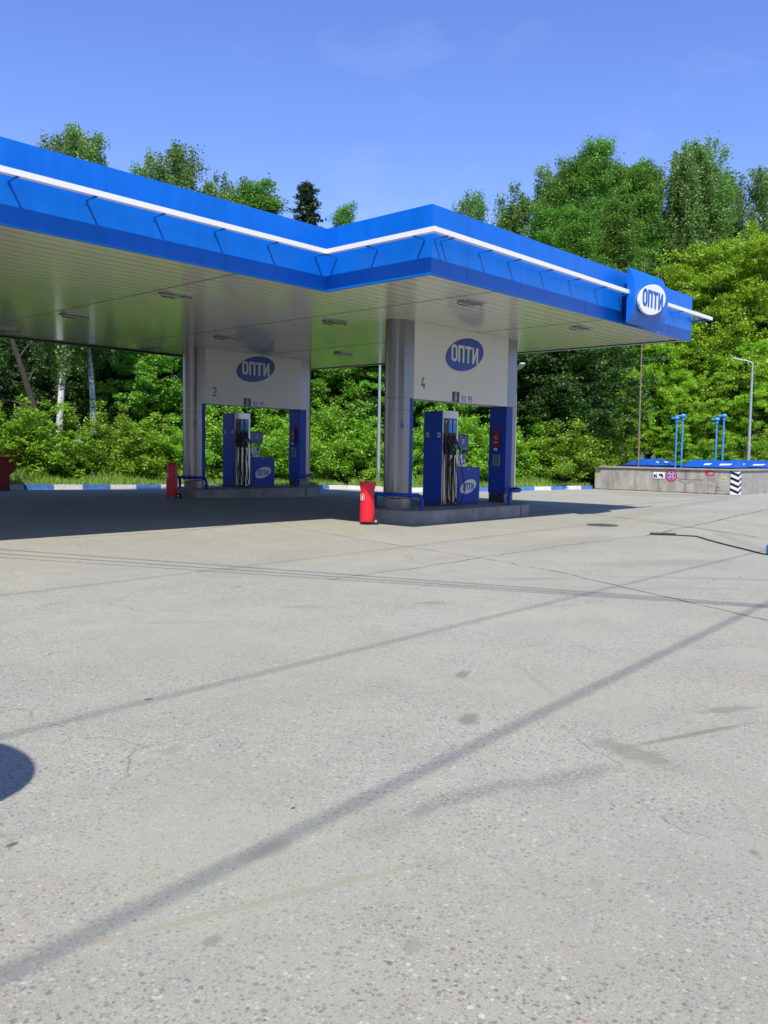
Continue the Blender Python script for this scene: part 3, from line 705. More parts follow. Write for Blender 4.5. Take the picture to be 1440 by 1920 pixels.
        P0 = [Vector((xm+.03, yf-.075, 1.22)), Vector((xm+.02+ex*.35, yf-.1, .9)), Vector((xm+.02+ex*.62, yf-.13, .5)), Vector((xm+ex*.45, yf-.13, .2)),
              Vector((bx, yf-.09, .07)), Vector((tx2+.02, yf-.05, .2)), Vector((tx2, yf-.005, .6)), Vector((tx2, yf+.01, 1.2)), Vector((tx2, yf+.03, 1.86))]
        path = []
        for k in range(len(P0)-1):
            p0, p1, p2, p3 = P0[max(k-1, 0)], P0[k], P0[k+1], P0[min(k+2, len(P0)-1)]
            for q in range(6):
                t_ = q/6; path.append(.5*((2*p1)+(-p0+p2)*t_+(2*p0-5*p1+4*p2-p3)*t_**2+(-p0+3*p1-3*p2+p3)*t_**3))
        path.append(P0[-1]); m_ = MB(); m_.tube(path, .0145, 8); m_.build('hose', M['rubber'], s, smooth=80)
    # hose of the far side, seen past the tower
    m_ = MB(); m_.tube([(.15, .62, 1.5), (.1, .8, 1.25), (-.02, .98, .95), (-.1, 1.08, .6), (-.12, 1.05, .3), (-.05, .9, .1), (.1, .7, .05)], .0145, 8)
    m_.build('hose', M['rubber'], s, smooth=80)
    for y_, zz in ((.1, 1.8), (.47, 1.8)):
        q = MB().box(-.004, .001, y_-.045, y_+.045, zz-.055, zz+.055).build('warning_label', M['paper'], s)
        m_ = MB(); m_.box(-.006, -.003, y_-.028, y_+.028, zz-.03, zz+.03); m_.build('label_print', M['iron'], q)
    MB().box(-.002, .0005, .03, .59, .046, .16).build('kick_plate', M['navy'], s)
    MB().box(.70, 1.78, .1165, .1195, .90, .904).build('cabinet_seam', M['navy'], s)
    MB().tube([(1.28, .12, .93), (1.28, .112, .93)], .012, 10).build('lock', M['steel'], s)
    # low cabinet with oval
    MB().box(.662, 1.8, .12, .58, .03, .985).build('cabinet', M['blue'], s, bevel=.008)
    m_ = MB(); m_.slab(ell(.355, .175, R(14), 48), (1.295, .119, .475), (1, 0, 0), (0, 0, 1), .004); m_.build('logo_oval', M['panel'], s, smooth=40)
    text(MB(), 'ОПТИ', (1.29, .1145, .475), (1, 0, 0), (0, 0, 1), .155, .003, .2, .3).build('logo_letters', M['logo'], s)
    # display head on posts
    dh = MB().box(.665, 1.3, .14, .46, 1.43, 1.835).build('display_head', M['navy'], s, bevel=.01)
    MB().box(.70, 1.27, .133, .139, 1.5, 1.8).build('screen', M['screen'], dh)
    m_ = MB()
    for k, z in enumerate((1.69, 1.645, 1.60)): m_.box(1.0, 1.12-.02*(k == 2), .1305, .1325, z, z+.012)
    m_.build('screen_text', M['panel'], dh); MB().box(.93, 1.0, .1305, .1325, 1.78, 1.788).build('screen_mark', M['panel'], dh); MB().box(.72, .98, .131, .139, 1.435, 1.452).build('label_strip', M['panel'], dh)
    MB().box(1.05, 1.27, .131, .1385, 1.445, 1.495).build('sticker', M['lightblue'], dh)
    for x in (.75, 1.22): MB().box(x, x+.04, .25, .3, .985, 1.43).build('post', M['black'], s)
    q = MB().box(.67, .87, .135, .145, 1.0, 1.31).build('notice_card', M['paper'], s)
    m_ = MB(); m_.slab([(0, 0), (.19, 0), (.19, .06), (.1, .11), (0, .04)], (.675, .1345, 1.0), (1, 0, 0), (0, 0, 1), .002); m_.build('card_print', M['signblue'], q)
    q = MB().box(.89, 1.15, .125, .135, 1.0, 1.31).build('notice_card', M['panel'], s)
    m_ = MB(); m_.box(1.02, 1.14, .122, .1245, 1.2, 1.3); m_.box(.92, .99, .122, .1245, 1.05, 1.1); m_.box(1.03, 1.13, .122, .1245, 1.06, 1.12); m_.build('card_print', M['signblue'], q)
    m_ = MB(); m_.slab(ell(.035, .03, 0, 16), (1.06, .1245, 1.17), (1, 0, 0), (0, 0, 1), .003); m_.build('card_print', M['signred'], q)
    m_ = MB(); m_.slab(ell(.018, .025, 0, 12), (.945, .1245, 1.21), (1, 0, 0), (0, 0, 1), .003); m_.slab(ell(.022, .015, 0, 12), (.935, .1245, 1.155), (1, 0, 0), (0, 0, 1), .003); m_.build('card_print', M['black'], q)
    # red box, bell and notice on the right column (face looks toward -x)
    t = thing('fire_call_box', (B4+dx, 13.60+dy, 1.82+dz), L['fire'], 'fire box')
    m_ = MB(); m_.box(-.07, -.001, -.10, .115, 0, .46); m_.build('housing', M['redbox'], t, bevel=.01)
    m_ = MB(); m_.box(-.073, -.0705, -.08, .095, .02, .44); dr = m_.build('door', M['redbox'], t)
    m_ = MB(); 
    for z, w_ in ((.13, .08), (.30, .04), (.24, .07)): m_.box(-.0755, -.0732, -w_, w_, z, z+.014)
    m_.build('print', M['paper'], dr)
    MB().tube([(-.05, .0, .46), (-.05, .0, .52), (-.002, -.03, .54)], .012, 6).build('hook', M['redbox'], t)
    t = thing('bell', (B4+dx-.001, 13.6+dy, 1.74+dz), L['bell'], 'bell')
    m_ = MB(); m_.lathe([(.06, 0), (.055, .03), (.035, .055), (.01, .062)], (-.065, 0), 14); m_.build('dome', M['paper'], t)
    MB().box(-.02, 0, -.02, .02, -.01, .02).build('holder', M['grey'], t)
    t = thing('notice_frame', (B4+dx-.001, 13.6+dy, 1.46+dz), L['notice'], 'notice')
    m_ = MB(); m_.box(-.012, 0, -.11, .11, -.15, -.14); m_.box(-.012, 0, -.11, .11, .14, .15); m_.box(-.012, 0, -.11, -.098, -.14, .14); m_.box(-.012, 0, .098, .11, -.14, .14); m_.build('frame', M['grey'], t)
    m_ = MB(); m_.box(-.006, 0, -.098, .098, -.14, .14); m_.build('sheet', mat('dark_sheet', (.1, .12, .15), .3, noise=.4, nscale=14), t)
    # round socket on the plinth
    if num == '4':
        m_ = MB(); m_.tube([(19.78, 13.322, .43), (19.78, 13.305, .43)], .06, 18); o = m_.build('round_cover', M['iron'], None)
        o.location = (dx, dy, dz); tag(o, 'round metal cover set in the plinth of the right column of island 4', 'cover')

make_island(0, 0, 0, '4', {
  'island': 'raised concrete island of pump 4 with a sunlit kerb', 'col_left': 'silver round column with a small blue number 4', 'col_right': 'column with blue inner cladding right of the pump of island 4',
  'board': 'bright header board with the oval logo and the number 4', 'rail_left': 'blue rail round the column numbered 4', 'rail_right': 'short blue rail at the right end of island 4',
  'disp': 'blue and steel fuel pump standing under the board numbered 4', 'fire': 'red fire call box on the right column of island 4', 'bell': 'small pale dome between the red box and the notice on island 4',
  'notice': 'framed notice under the red box on the right column of island 4'})
make_island(.2653, 8.742, .125, '2', {
  'island': 'shaded concrete island of pump 2 with a tread plate on its kerb', 'col_left': 'shaded silver round column with a small number 2', 'col_right': 'shaded column with dark blue cladding right of the pump of island 2',
  'board': 'shaded header board with the oval logo and the number 2', 'rail_left': 'dark blue rail round the column numbered 2', 'rail_right': 'short blue rail at the right end of shaded island 2',
  'disp': 'fuel pump in deep shade under the board numbered 2', 'fire': 'dim red fire call box on the right column of island 2', 'bell': 'small pale dome under the red box on shaded island 2',
  'notice': 'dim framed notice on the right column of island 2'})

# ------------------------------------------------------------------ covered fire extinguishers on wheels
def ext_trolley(loc, rz, label, hgt, flare):
    t = thing('extinguisher_trolley', loc, label, 'fire extinguisher', 'fire extinguishers under red covers', rz)
    m_ = MB(); n = 28; rows = []
    prof = [(.0, .175), (.04, .18), (.25, .185), (.5, .178), (.68, .168), (.78, .168), (.88, .185), (.95, .2), (1.0, .198)] if flare else \
           [(.0, .17), (.05, .18), (.3, .185), (.6, .175), (.85, .165), (.94, .155), (.98, .13), (1.0, .06)]
    vs = []
    for f_, r_ in prof:
        for j in range(n):
            th = 2*math.pi*j/n; k = 1+(.045 if flare and f_ > .6 else .02)*math.sin(7*th+f_*3)*(.3+f_)
            vs.append((r_*k*math.cos(th)*.92, r_*k*math.sin(th)*.85, .07+f_*hgt+(.006*math.sin(5*th) if f_ == 1 else 0)))
    fs = [(i*n+j, i*n+(j+1) % n, (i+1)*n+(j+1) % n, (i+1)*n+j) for i in range(len(prof)-1) for j in range(n)]
    fs.append(tuple((len(prof)-1)*n+j for j in range(n))); fs.append(tuple(range(n-1, -1, -1)))
    cv = m_.add(vs, fs).build('cover', M['red'], t, smooth=50)
    # white framed pictogram of an extinguisher
    ph = R(-132); o_ = Vector((.176*math.cos(ph), .165*math.sin(ph), .07+.62*hgt)); u = Vector((-math.sin(ph), math.cos(ph), 0))
    m_ = MB(); o2 = o_+Vector((math.cos(ph), math.sin(ph), 0))*.002
    s_ = .052
    for q in ([(-s_, -s_*1.35), (s_, -s_*1.35), (s_, -s_*1.35+.008), (-s_, -s_*1.35+.008)], [(-s_, s_*1.35-.008), (s_, s_*1.35-.008), (s_, s_*1.35), (-s_, s_*1.35)],
              [(-s_, -s_*1.35), (-s_+.008, -s_*1.35), (-s_+.008, s_*1.35), (-s_, s_*1.35)], [(s_-.008, -s_*1.35), (s_, -s_*1.35), (s_, s_*1.35), (s_-.008, s_*1.35)],
              [(-.015, -.045), (.015, -.045), (.015, .025), (-.015, .025)], [(-.008, .025), (.008, .025), (.008, .045), (-.008, .045)]):
        m_.slab(q, o2, u, (0, 0, 1), .003)
    m_.build('pictogram', M['white'], cv)
    for y_ in (-.1, .06): MB().tube([(.19, y_, .085), (.19, y_+.04, .085)], .085, 18).build('wheel', M['rubber'], t)
    w = MB(); w.tube([(.19, -.106, .085), (.19, .106, .085)], .03, 12); w.tube([(.19, 0, .085), (.05, 0, .12)], .015, 6); w.build('axle', M['grey'], t)
    m_ = MB()
    for y in (-.07, .07): m_.tube([(-.12, y, .12), (-.13, y, .0)], .01, 6)
    m_.tube([(-.13, -.07, .01), (-.13, .07, .01)], .01, 6)
    m_.build('stand', M['redbox'], t)
    return t
ext_trolley((13.9, 13.16, 0), R(-42), 'sunlit red covered fire extinguisher on wheels beside island 4', .90, True)
ext_trolley((14.38, 21.62, .165), R(-42), 'dark red covered fire extinguisher beside the column numbered 2', 1.0, False)

# sand box at the far left
def sand_box():
    c = Vector((12.55, 30.05)); d = Vector((.70, -.71)); nr = Vector((-.71, -.70))
    t = thing('sand_box', (11.92, 26.98, .235), 'red wooden fire sand box with a lid at the left edge', 'sand box', None, R(-12))
    # local x runs to the right in the picture, local -y faces the camera
    MB().box(-1.6, 0, 0, .7, .06, 1.0).build('body', M['redbox'], t)
    MB().box(-1.7, .28, -.1, .85, 1.0, 1.09).build('lid', M['redbox'], t, bevel=.01)
    m_ = MB(); m_.add([(0.001, .1, .93), (.3, .1, .8), (.001, .1, .45), (0.001, .5, .93), (.3, .5, .8), (.001, .5, .45)], [(0, 1, 2), (3, 5, 4), (0, 3, 4, 1), (1, 4, 5, 2)]); m_.build('side_flap', M['redbox'], t)
    MB().box(-1.62, .01, -.01, .71, .0, .06).build('base', M['black'], t)
    q = MB().box(-.8, -.35, -.006, 0, .62, .80).build('name_plate', M['panel'], t)
    text(MB(), 'ПЕСОК', (-.575, -.0065, .71), (1, 0, 0), (0, 0, 1), .09, .003, .18, .25).build('plate_letters', M['black'], q)
    q = MB().box(-.66, -.4, -.004, 0, .3, .56).build('picture_plate', M['redbox'], t)
    m_ = MB(); m_.box(-.56, -.5, -.006, -.004, .36, .48); m_.box(-.545, -.515, -.006, -.004, .48, .53); m_.build('plate_print', M['panel'], q)
sand_box()

# ------------------------------------------------------------------ tank enclosure on the right
WX, WY, WY2, WH = 37.1, 13.25, 20.02, 1.06
w = thing('concrete_wall', (WX, WY, 0), 'low stained concrete wall round the underground tanks', 'wall')
m_ = MB(); m_.box(0, .28, 0, WY2-WY, -.1, WH); m_.build('front_wall', M['wallconc'], w)
m_ = MB(); m_.box(.281, 7, 0.003, .28, -.1, WH-.001); m_.build('side_wall', M['cap'], w)
m_ = MB(); m_.box(.281, 7, WY2-WY-.28, WY2-WY-.002, -.1, WH-.001); m_.build('back_wall', M['conc'], w)
random.seed(3); m_ = MB(); y = -.06
while y < WY2-WY:
    l = random.uniform(.8, 1.5); m_.box(-.05-random.uniform(0, .03), .36, y+.006, min(y+l, WY2-WY+.1), WH+.002, WH+.07+random.uniform(-.008, .01)); y += l
m_.build('cap_stone', M['cap'], w)
m_ = MB(); m_.box(.365, 7, -.06, .34, WH+.002, WH+.075); m_.build('cap_stone', M['cap'], w)
m_ = MB(); m_.box(.281, 7, .281, WY2-WY-.281, -.05, WH-.08); m_.build('fill', M['soil'], w)
m_ = MB()                                                            # cracks and joints
def wcrack(pts, wd):
    for i in range(len(pts)-1):
        a, b = pts[i], pts[i+1]; dy_, dz_ = b[0]-a[0], b[1]-a[1]; l = math.hypot(dy_, dz_); ny, nz = -dz_/l*wd/2, dy_/l*wd/2
        m_.add([(-.0035, a[0]+ny, a[1]+nz), (-.0035, b[0]+ny, b[1]+nz), (-.0035, b[0]-ny, b[1]-nz), (-.0035, a[0]-ny, a[1]-nz)], [(0, 1, 2, 3)])
for yy in (5.85, 4.7, 3.55, 2.3, 1.28): 
    p_ = [(yy+random.uniform(-.015, .015), z) for z in (.02, .2, .45, .6, .8, 1.03)]; wcrack(p_, .02 if yy not in (2.3,) else .035)
wcrack([(2.9, .62), (2.7, .65), (2.45, .63), (2.2, .6), (1.9, .62), (1.5, .61)], .03); wcrack([(2.9, .6), (2.6, .55), (2.3, .45), (2.0, .5), (1.7, .44), (1.3, .48), (.95, .38), (.75, .3)], .018)
wcrack([(.95, .02), (.92, .18), (.9, .34)], .05); wcrack([(.6, .2), (.92, .17)], .02)
pts_ = [(random.uniform(0, 6.7), 0) for _ in range(2)]
for k in range(24):
    yy = .28*k; wcrack([(yy, .02+random.uniform(0, .02)), (yy+.28, .02+random.uniform(0, .03))], random.uniform(.02, .05))
m_.build('crack', M['tar'], w)
m_ = MB()
def wplate(y0, y1, z0, z1): m_.box(-.006, -.001, y0, y1, z0, z1)
m_.add([(-.0045, 2.6, .6), (-.0045, 1.2, .58), (-.0045, .8, .36), (-.0045, 1.4, .46), (-.0045, 1.75, .42), (-.0045, 2.1, .5), (-.0045, 2.3, .44)], [(0, 1, 2, 3, 4, 5, 6)])
m_.build('plaster_patch', M['cap'], w)
def onwall(name, y, z, label, cat):
    return thing(name, (WX-.002, y, z), label, cat)
t = onwall('tow_away_sign', 16.79, .765, 'white rectangular tow truck plate on the concrete wall', 'sign')
MB().box(-.02, -.002, -.27, .27, -.15, .15).build('plate', M['white'], t, bevel=.003)
m_ = MB()      # tow truck lifting a car, seen looking +x: picture right is -y
def side(pts, mm=m_): mm.slab([(a, b) for a, b in pts], (-.022, 0, 0), (0, -1, 0), (0, 0, 1), .003)
side([(-.25, -.06), (-.08, -.06), (-.08, -.02), (-.14, -.01), (-.17, .04), (-.24, .03)]); side([(-.15, .0), (-.12, .09), (-.1, .09), (-.06, -.02), (-.08, -.02), (-.11, .06)])
side([(.0, .03), (.03, .07), (.2, -.0), (.22, -.05), (.18, -.07), (.02, .0)]); side([(.06, .06), (.1, .09), (.17, .06), (.2, .0), (.05, .05)])
for cx, cz in ((-.21, -.075), (-.11, -.075), (.03, -.01), (.17, -.08)): m_.slab(ell(.026, .026, 0, 14, cx, cz), (-.022, 0, 0), (0, -1, 0), (0, 0, 1), .004)
side([(-.25, -.112), (.25, -.112), (.25, -.104), (-.25, -.104)])
m_.build('pictogram', M['black'], t)
t = onwall('no_stopping_sign', 16.2, .77, 'round blue sign with a red cross on the concrete wall', 'sign')
def disc(r0, th, x_, n_=40, mm=None): return MB().slab(ell(r0, r0, 0, n_), (x_, 0, 0), (0, -1, 0), (0, 0, 1), th)
disc(.26, .012, -.002).build('rim', M['signred'], t, smooth=40)
disc(.205, .002, -.0145).build('border', mat('pale_pink', (.75, .5, .6), .5), t, smooth=40)
disc(.19, .002, -.0170).build('face', M['signblue'], t, smooth=40)
m_ = MB(); m2 = MB()
for s_ in (1, -1):
    for mm, hw, x_ in ((m_, .045, -.0195-.0004*(s_ > 0)), (m2, .024, -.0222-.0004*(s_ > 0))):
        a = .2 if mm is m2 else .19
        c_, q_ = math.cos(R(45)), math.sin(R(45))*s_
        mm.slab([(-a*c_-hw*-q_, -a*q_-hw*c_), (a*c_-hw*-q_, a*q_-hw*c_), (a*c_+hw*-q_, a*q_+hw*c_), (-a*c_+hw*-q_, -a*q_+hw*c_)], (x_, 0, 0), (0, -1, 0), (0, 0, 1), .0018)
m_.build('cross_border', M['white'], t); m2.build('cross', M['signred'], t)
t = onwall('red_notice', 14.47, .92, 'small red notice high on the concrete wall', 'notice')
MB().box(-.01, -.002, -.19, .19, -.085, .085).build('plate', M['signred'], t)
m_ = MB(); m_.box(-.012, -.0105, -.15, .05, -.01, .035); m_.box(-.012, -.0105, -.12, .12, -.05, -.03); m_.build('print', mat('pink_print', (.7, .4, .42), .5), t)
for yy, zz, lb_ in ((13.86, .68, 'small yellow label beside the striped corner post'), (19.92, .75, 'small yellow label at the left end of the concrete wall')):
    t = onwall('yellow_label', yy, zz, lb_, 'label'); MB().box(-.008, -.002, -.06, .06, -.08, .08).build('plate', M['yellow'], t)
    m_ = MB(); m_.box(-.01, -.0085, -.025, .025, -.03, .03); m_.build('print', M['green'], t)
# black and white chevron corner marking
t = thing('corner_marker', (WX, WY, 0), 'black and white chevron board wrapped round the wall corner', 'marker')
MB().box(-.035, .3, -.035, .30, .02, WH-.03).build('board', M['white'], t)
m_ = MB()
for k in range(4):
    z = .1+k*.245
    # face looking -x : y from .30 to -.035 ; face looking -y : x from -.035 to .3 ; chevrons point down at the corner
    m_.add([(-.038, .30, z+.10), (-.038, -.038, z-.04), (-.038, -.038, z+.08), (-.038, .30, z+.22)], [(0, 1, 2, 3)])
    m_.add([(-.038, -.038, z-.04), (.3, -.038, z+.10), (.3, -.038, z+.22), (-.038, -.038, z+.08)], [(0, 1, 2, 3)])
m_.build('chevron', M['black'], t)
# blue pitched lids
def lid(x, y, lx, ly, ridge, z, h, label, gn):
    t = thing('tank_lid', (x, y, z), label, 'lid', 'blue pitched lids over the tanks')
    m_ = MB(); e = .0
    if ridge == 'x':
        vs = [(-lx/2, -ly/2, 0), (lx/2, -ly/2, 0), (lx/2, ly/2, 0), (-lx/2, ly/2, 0), (-lx/2+.1, 0, h), (lx/2-.1, 0, h)]
        fs = [(0, 1, 5, 4), (2, 3, 4, 5), (0, 4, 3), (1, 2, 5), (0, 3, 2, 1)]
    else:
        vs = [(-lx/2, -ly/2, 0), (lx/2, -ly/2, 0), (lx/2, ly/2, 0), (-lx/2, ly/2, 0), (0, -ly/2+.1, h), (0, ly/2-.1, h)]
        fs = [(0, 1, 4), (1, 2, 5, 4), (2, 3, 5), (3, 0, 4, 5), (0, 3, 2, 1)]
    m_.add(vs, fs).build('roof', M['lid'], t, smooth=10)
    MB().box(-lx/2+.06, lx/2-.06, -ly/2+.06, ly/2-.06, -.25, -.002).build('frame', M['navy'], t)
    m_ = MB()
    for v in ((0, 1), (1, 2), (2, 3), (3, 0)): m_.tube([vs[v[0]], vs[v[1]]], .018, 4)
    m_.build('edge_trim', M['navy'], t)
    m_ = MB()
    if ridge == 'y':
        s_ = Vector((lx/2, 0, h)).normalized(); o_ = Vector((-lx/2, 0, .004))
        for k_, wd in ((.25, .3), (-.45, .5)): m_.slab([(.3, k_), (.52, k_+.02), (.56, k_-wd), (.36, k_-wd+.05)], o_, s_, Vector((0, 1, 0)), .006)
    else:
        s_ = Vector((0, ly/2, h)).normalized(); o_ = Vector((0, -ly/2, .004))
        for k_, wd in ((-.5, .25), (.3, .5)): m_.slab([(k_, .35), (k_+wd, .4), (k_+wd, .55), (k_+.05, .5)], o_, Vector((1, 0, 0)), s_, .006)
    m_.build('painted_mark', M['white'], t)
lid(39.4, 18.2, 3.0, 1.7, 'x', 1.19, .31, 'leftmost blue pitched lid behind the wall', 1)
lid(42.0, 16.6, 2.6, 1.7, 'x', 1.19, .31, 'blue pitched lid behind the two left vent pipes', 2)
lid(38.6, 14.85, 1.9, 2.3, 'y', 1.17, .31, 'blue pitched lid nearest the wall, with its gable toward the corner', 3)
lid(41.6, 14.35, 2.4, 2.0, 'y', 1.19, .32, 'rightmost blue pitched lid behind the wall', 4)
# vent pipes
def vent(x, y, z1, label):
    t = thing('vent_pipe', (x, y, 1.0), label, 'vent pipe', 'light blue vent pipes rising behind the wall')
    MB().tube([(0, 0, 0), (0, 0, z1-1.12)], .038, 10).build('pipe', M['lightblue'], t, smooth=60)
    h = MB(); zz = z1-1.12; h.lathe([(.06, zz-.02), (.08, zz), (.08, zz+.05), (.06, zz+.06), (.06, zz+.1), (.11, zz+.13), (.13, zz+.16), (.12, zz+.22), (.08, zz+.27), (.02, zz+.28)], (0, 0), 16)
    h.tube([(-.05, .05, zz+.17), (-.06, .22, zz+.18)], .055, 10); h.build('vent_cap', M['lightblue'], t, smooth=40)
vent(38.55, 16.68, 3.36, 'shorter light blue vent pipe of the left pair'); vent(38.62, 16.42, 3.46, 'taller light blue vent pipe of the left pair')
vent(39.2, 15.06, 3.3, 'shorter light blue vent pipe of the right pair'); vent(39.3, 14.78, 3.46, 'taller light blue vent pipe of the right pair')
t = thing('lightning_mast', (37.85, 18.2, .95), 'thin leaning rusty mast rising behind the concrete wall', 'mast')
MB().tube([(.05, 0, 0), (0, 0, 3), (-.05, 0, 7), (-.1, -.03, 9.9)], [.04, .036, .028, .012], 8).build('pole', mat('rusty_steel', (.23, .17, .13), .7, noise=.3), t, smooth=60)
MB().lathe([(.1, 0), (.1, .05), (.05, .1)], (.05, 0), 10).build('foot', M['iron'], t)

# street lamps
def lamp(x, y, z, hgt, rz, label, tilt=.25):
    t = thing('street_lamp', (x, y, z), label, 'street lamp', 'grey street lamps along the forest edge', rz)
    MB().tube([(0, 0, 0), (0, 0, hgt*.5), (0, 0, hgt)], [.1, .075, .055], 12).build('pole', M['grey'], t, smooth=60)
    MB().tube([(0, 0, hgt-.02), (0, -.06, hgt+.02), (0, -.42, hgt+.16)], .035, 8).build('arm', M['grey'], t, smooth=60)
    m_ = MB(); a = Vector((0, -.35, hgt+.13)); d = Vector((0, -1, tilt)).normalized(); u_ = Vector((1, 0, 0))
    m_.slab([(-.05, 0), (.05, 0), (.13, .12), (.13, .62), (.09, .68), (-.09, .68), (-.13, .62), (-.13, .12)], a, u_, d, .07)
    hd = m_.build('lamp_head', M['grey'], t, bevel=.01)
    m_ = MB(); m_.slab([(-.1, .16), (.1, .16), (.1, .58), (-.1, .58)], a+Vector((0, 0, -.004)), u_, d, .006); m_.build('lens', M['white'], hd)
    MB().box(-.14, .14, -.14, .14, 0, .03).build('base_plate', M['iron'], t)
def polar(az, D): return D*math.cos(R(az)), D*math.sin(R(az))
lamp(*polar(42.71, 39.3), .08, 6.2, R(150), 'pale lamp post rising in front of the bushes left of island 4')
lamp(*polar(19.12, 47.4), .2, 6.25, R(205), 'tall grey street lamp beyond the blue tank lids')
lamp(*polar(33.65, 38.5), .2, 5.1, R(-40), 'lamp post hidden behind the right column of island 4, its head peeping out')

# manhole cover, loose cable, kerb end at the right edge
t = thing('manhole_cover', (18.16, 9.56, .0), 'round worn iron manhole cover in the paving', 'manhole cover')
m_ = MB(); m_.lathe([(.36, .003), (.36, .012), (.33, .012)], (0, 0), 36); m_.build('rim', M['iron'], t)
m_ = MB(); m_.lathe([(.32, .004), (.32, .0145)], (0, 0), 36)
for i in range(-3, 4):
    for j in range(-3, 4):
        if i*i+j*j < 11: m_.box(i*.085-.026, i*.085+.026, j*.085-.026, j*.085+.026, .0146, .018)
m_.build('lid', M['iron'], t)
P0 = [Vector(p) for p in [(15.86*1.057, 7.73), (17.0, 7.45), (17.1, 7.15), (17.15, 6.9), (16.6, 6.45), (16.0, 5.9), (15.4, 5.3), (14.95, 4.87), (14.9, 4.6)]]
m_ = MB(); m_.tube([(p.x, p.y, .015) for p in P0], .012, 8); o = m_.build('loose_cable', M['rubber'], None, smooth=80)
tag(o, 'black cable lying across the paving to the right edge', 'cable')
m_ = MB(); m_.tube([(16.78, 7.74, .03), (16.95, 7.5, .03), (17.05, 7.3, .028)], .026, 8); q = m_.build('sleeve', M['rubber'], o)
ks = MB(); random.seed(9)
def stone(x0, y0, x1, y1, m, w_=.3, hh=.24):
    a, b = Vector((x0, y0)), Vector((x1, y1)); d = (b-a).normalized(); nr = Vector((-d.y, d.x))
    pts = []
    vs = []
    for z, sh in ((-.02, 0), (hh*.6, .0), (hh, .06)):
        for p, sa, sb in ((a, 1, -1), (b, -1, -1), (b, -1, 1), (a, 1, 1)):
            q = p+d*sh*sa-nr*(sb*(w_/2-sh))*-1; vs.append((q.x+random.uniform(-.01, .01), q.y+random.uniform(-.01, .01), z))
    fs = [(3, 2, 1, 0), (8, 9, 10, 11)] + [(l*4+i, l*4+(i+1) % 4, (l+1)*4+(i+1) % 4, (l+1)*4+i) for l in (0, 1) for i in range(4)]
    ks.add(vs, fs, m)
stone(14.93, 4.72, 15.7, 4.25, 0); stone(15.72, 4.24, 16.6, 3.8, 1); stone(16.62, 3.79, 17.5, 3.35, 0); stone(14.72, 4.52, 14.95, 3.7, 1, .22, .12); stone(14.94, 3.68, 15.1, 2.8, 0, .22, .12)
tag(ks.build('kerb_end', [M['bluepaint'], M['whitepaint']], smooth=40), kind='structure')

# ------------------------------------------------------------------ things above and behind the camera that throw the shadows on the paving
def cable(pts, r, label, group, sag=0.):
    m_ = MB(); path = []
    a, b = Vector(pts[0]), Vector(pts[1]); n_ = 40
    for i in range(n_+1):
        p = a.lerp(b, i/n_); p.z -= sag*4*(i/n_)*(1-i/n_); path.append(p)
    m_.tube(path, r, 6, cap=True); tag(m_.build('overhead_cable', M['rubber'], None, smooth=80), label, 'cable', group)
def lift(x, y, h): return (x-LX*h, y-LY*h, h)
def ext_(p, q, k0, k1): p, q = Vector(p), Vector(q); d = q-p; return tuple(p-d*k0), tuple(q+d*k1)
for (a, b, h, r) in [((5.83, 13.6), (9.85, 3.13), 7.0, .019), ((5.6, 13.06), (9.8, 3.0), 6.8, .019), ((5.41, 12.61), (9.75, 2.95), 6.6, .014)]:
    p, q = ext_(lift(*a, h), lift(*b, h), .8, .5); cable((p, q), r, 'thin overhead cable crossing above the forecourt', 'thin overhead cables above the forecourt')
for (a, b, h, r) in [((1.08, 2.57), (10.03, 3.19), 10.0, .020), ((2.12, 4.77), (15.9, 5.09), 10.0, .014), ((4.0, 9.36), (12.1, 9.65), 11.5, .013)]:
    p, q = ext_(lift(*a, h), lift(*b, h), 1.2, 1.0); cable((p, q), r, 'thick overhead cable running parallel to the canopy', 'thick overhead cables')
t = thing('round_shadow_caster', (.345, 3.25, 0), 'made-up round board on a grey post, unseen, added to cast the round shadow', 'sign')  # invented stand-in, added only for its shadow; the real caster is unknown
MB().tube([(0, 0, 0), (0, 0, 1.75)], .03, 10).build('pole', M['grey'], t)
m_ = MB(); m_.slab(ell(.52, .62, 0, 36), (0, 0, 2.25), Vector((.45, -.89, 0)), (0, 0, 1), .03)
m_.build('board', M['signblue'], t, smooth=40)

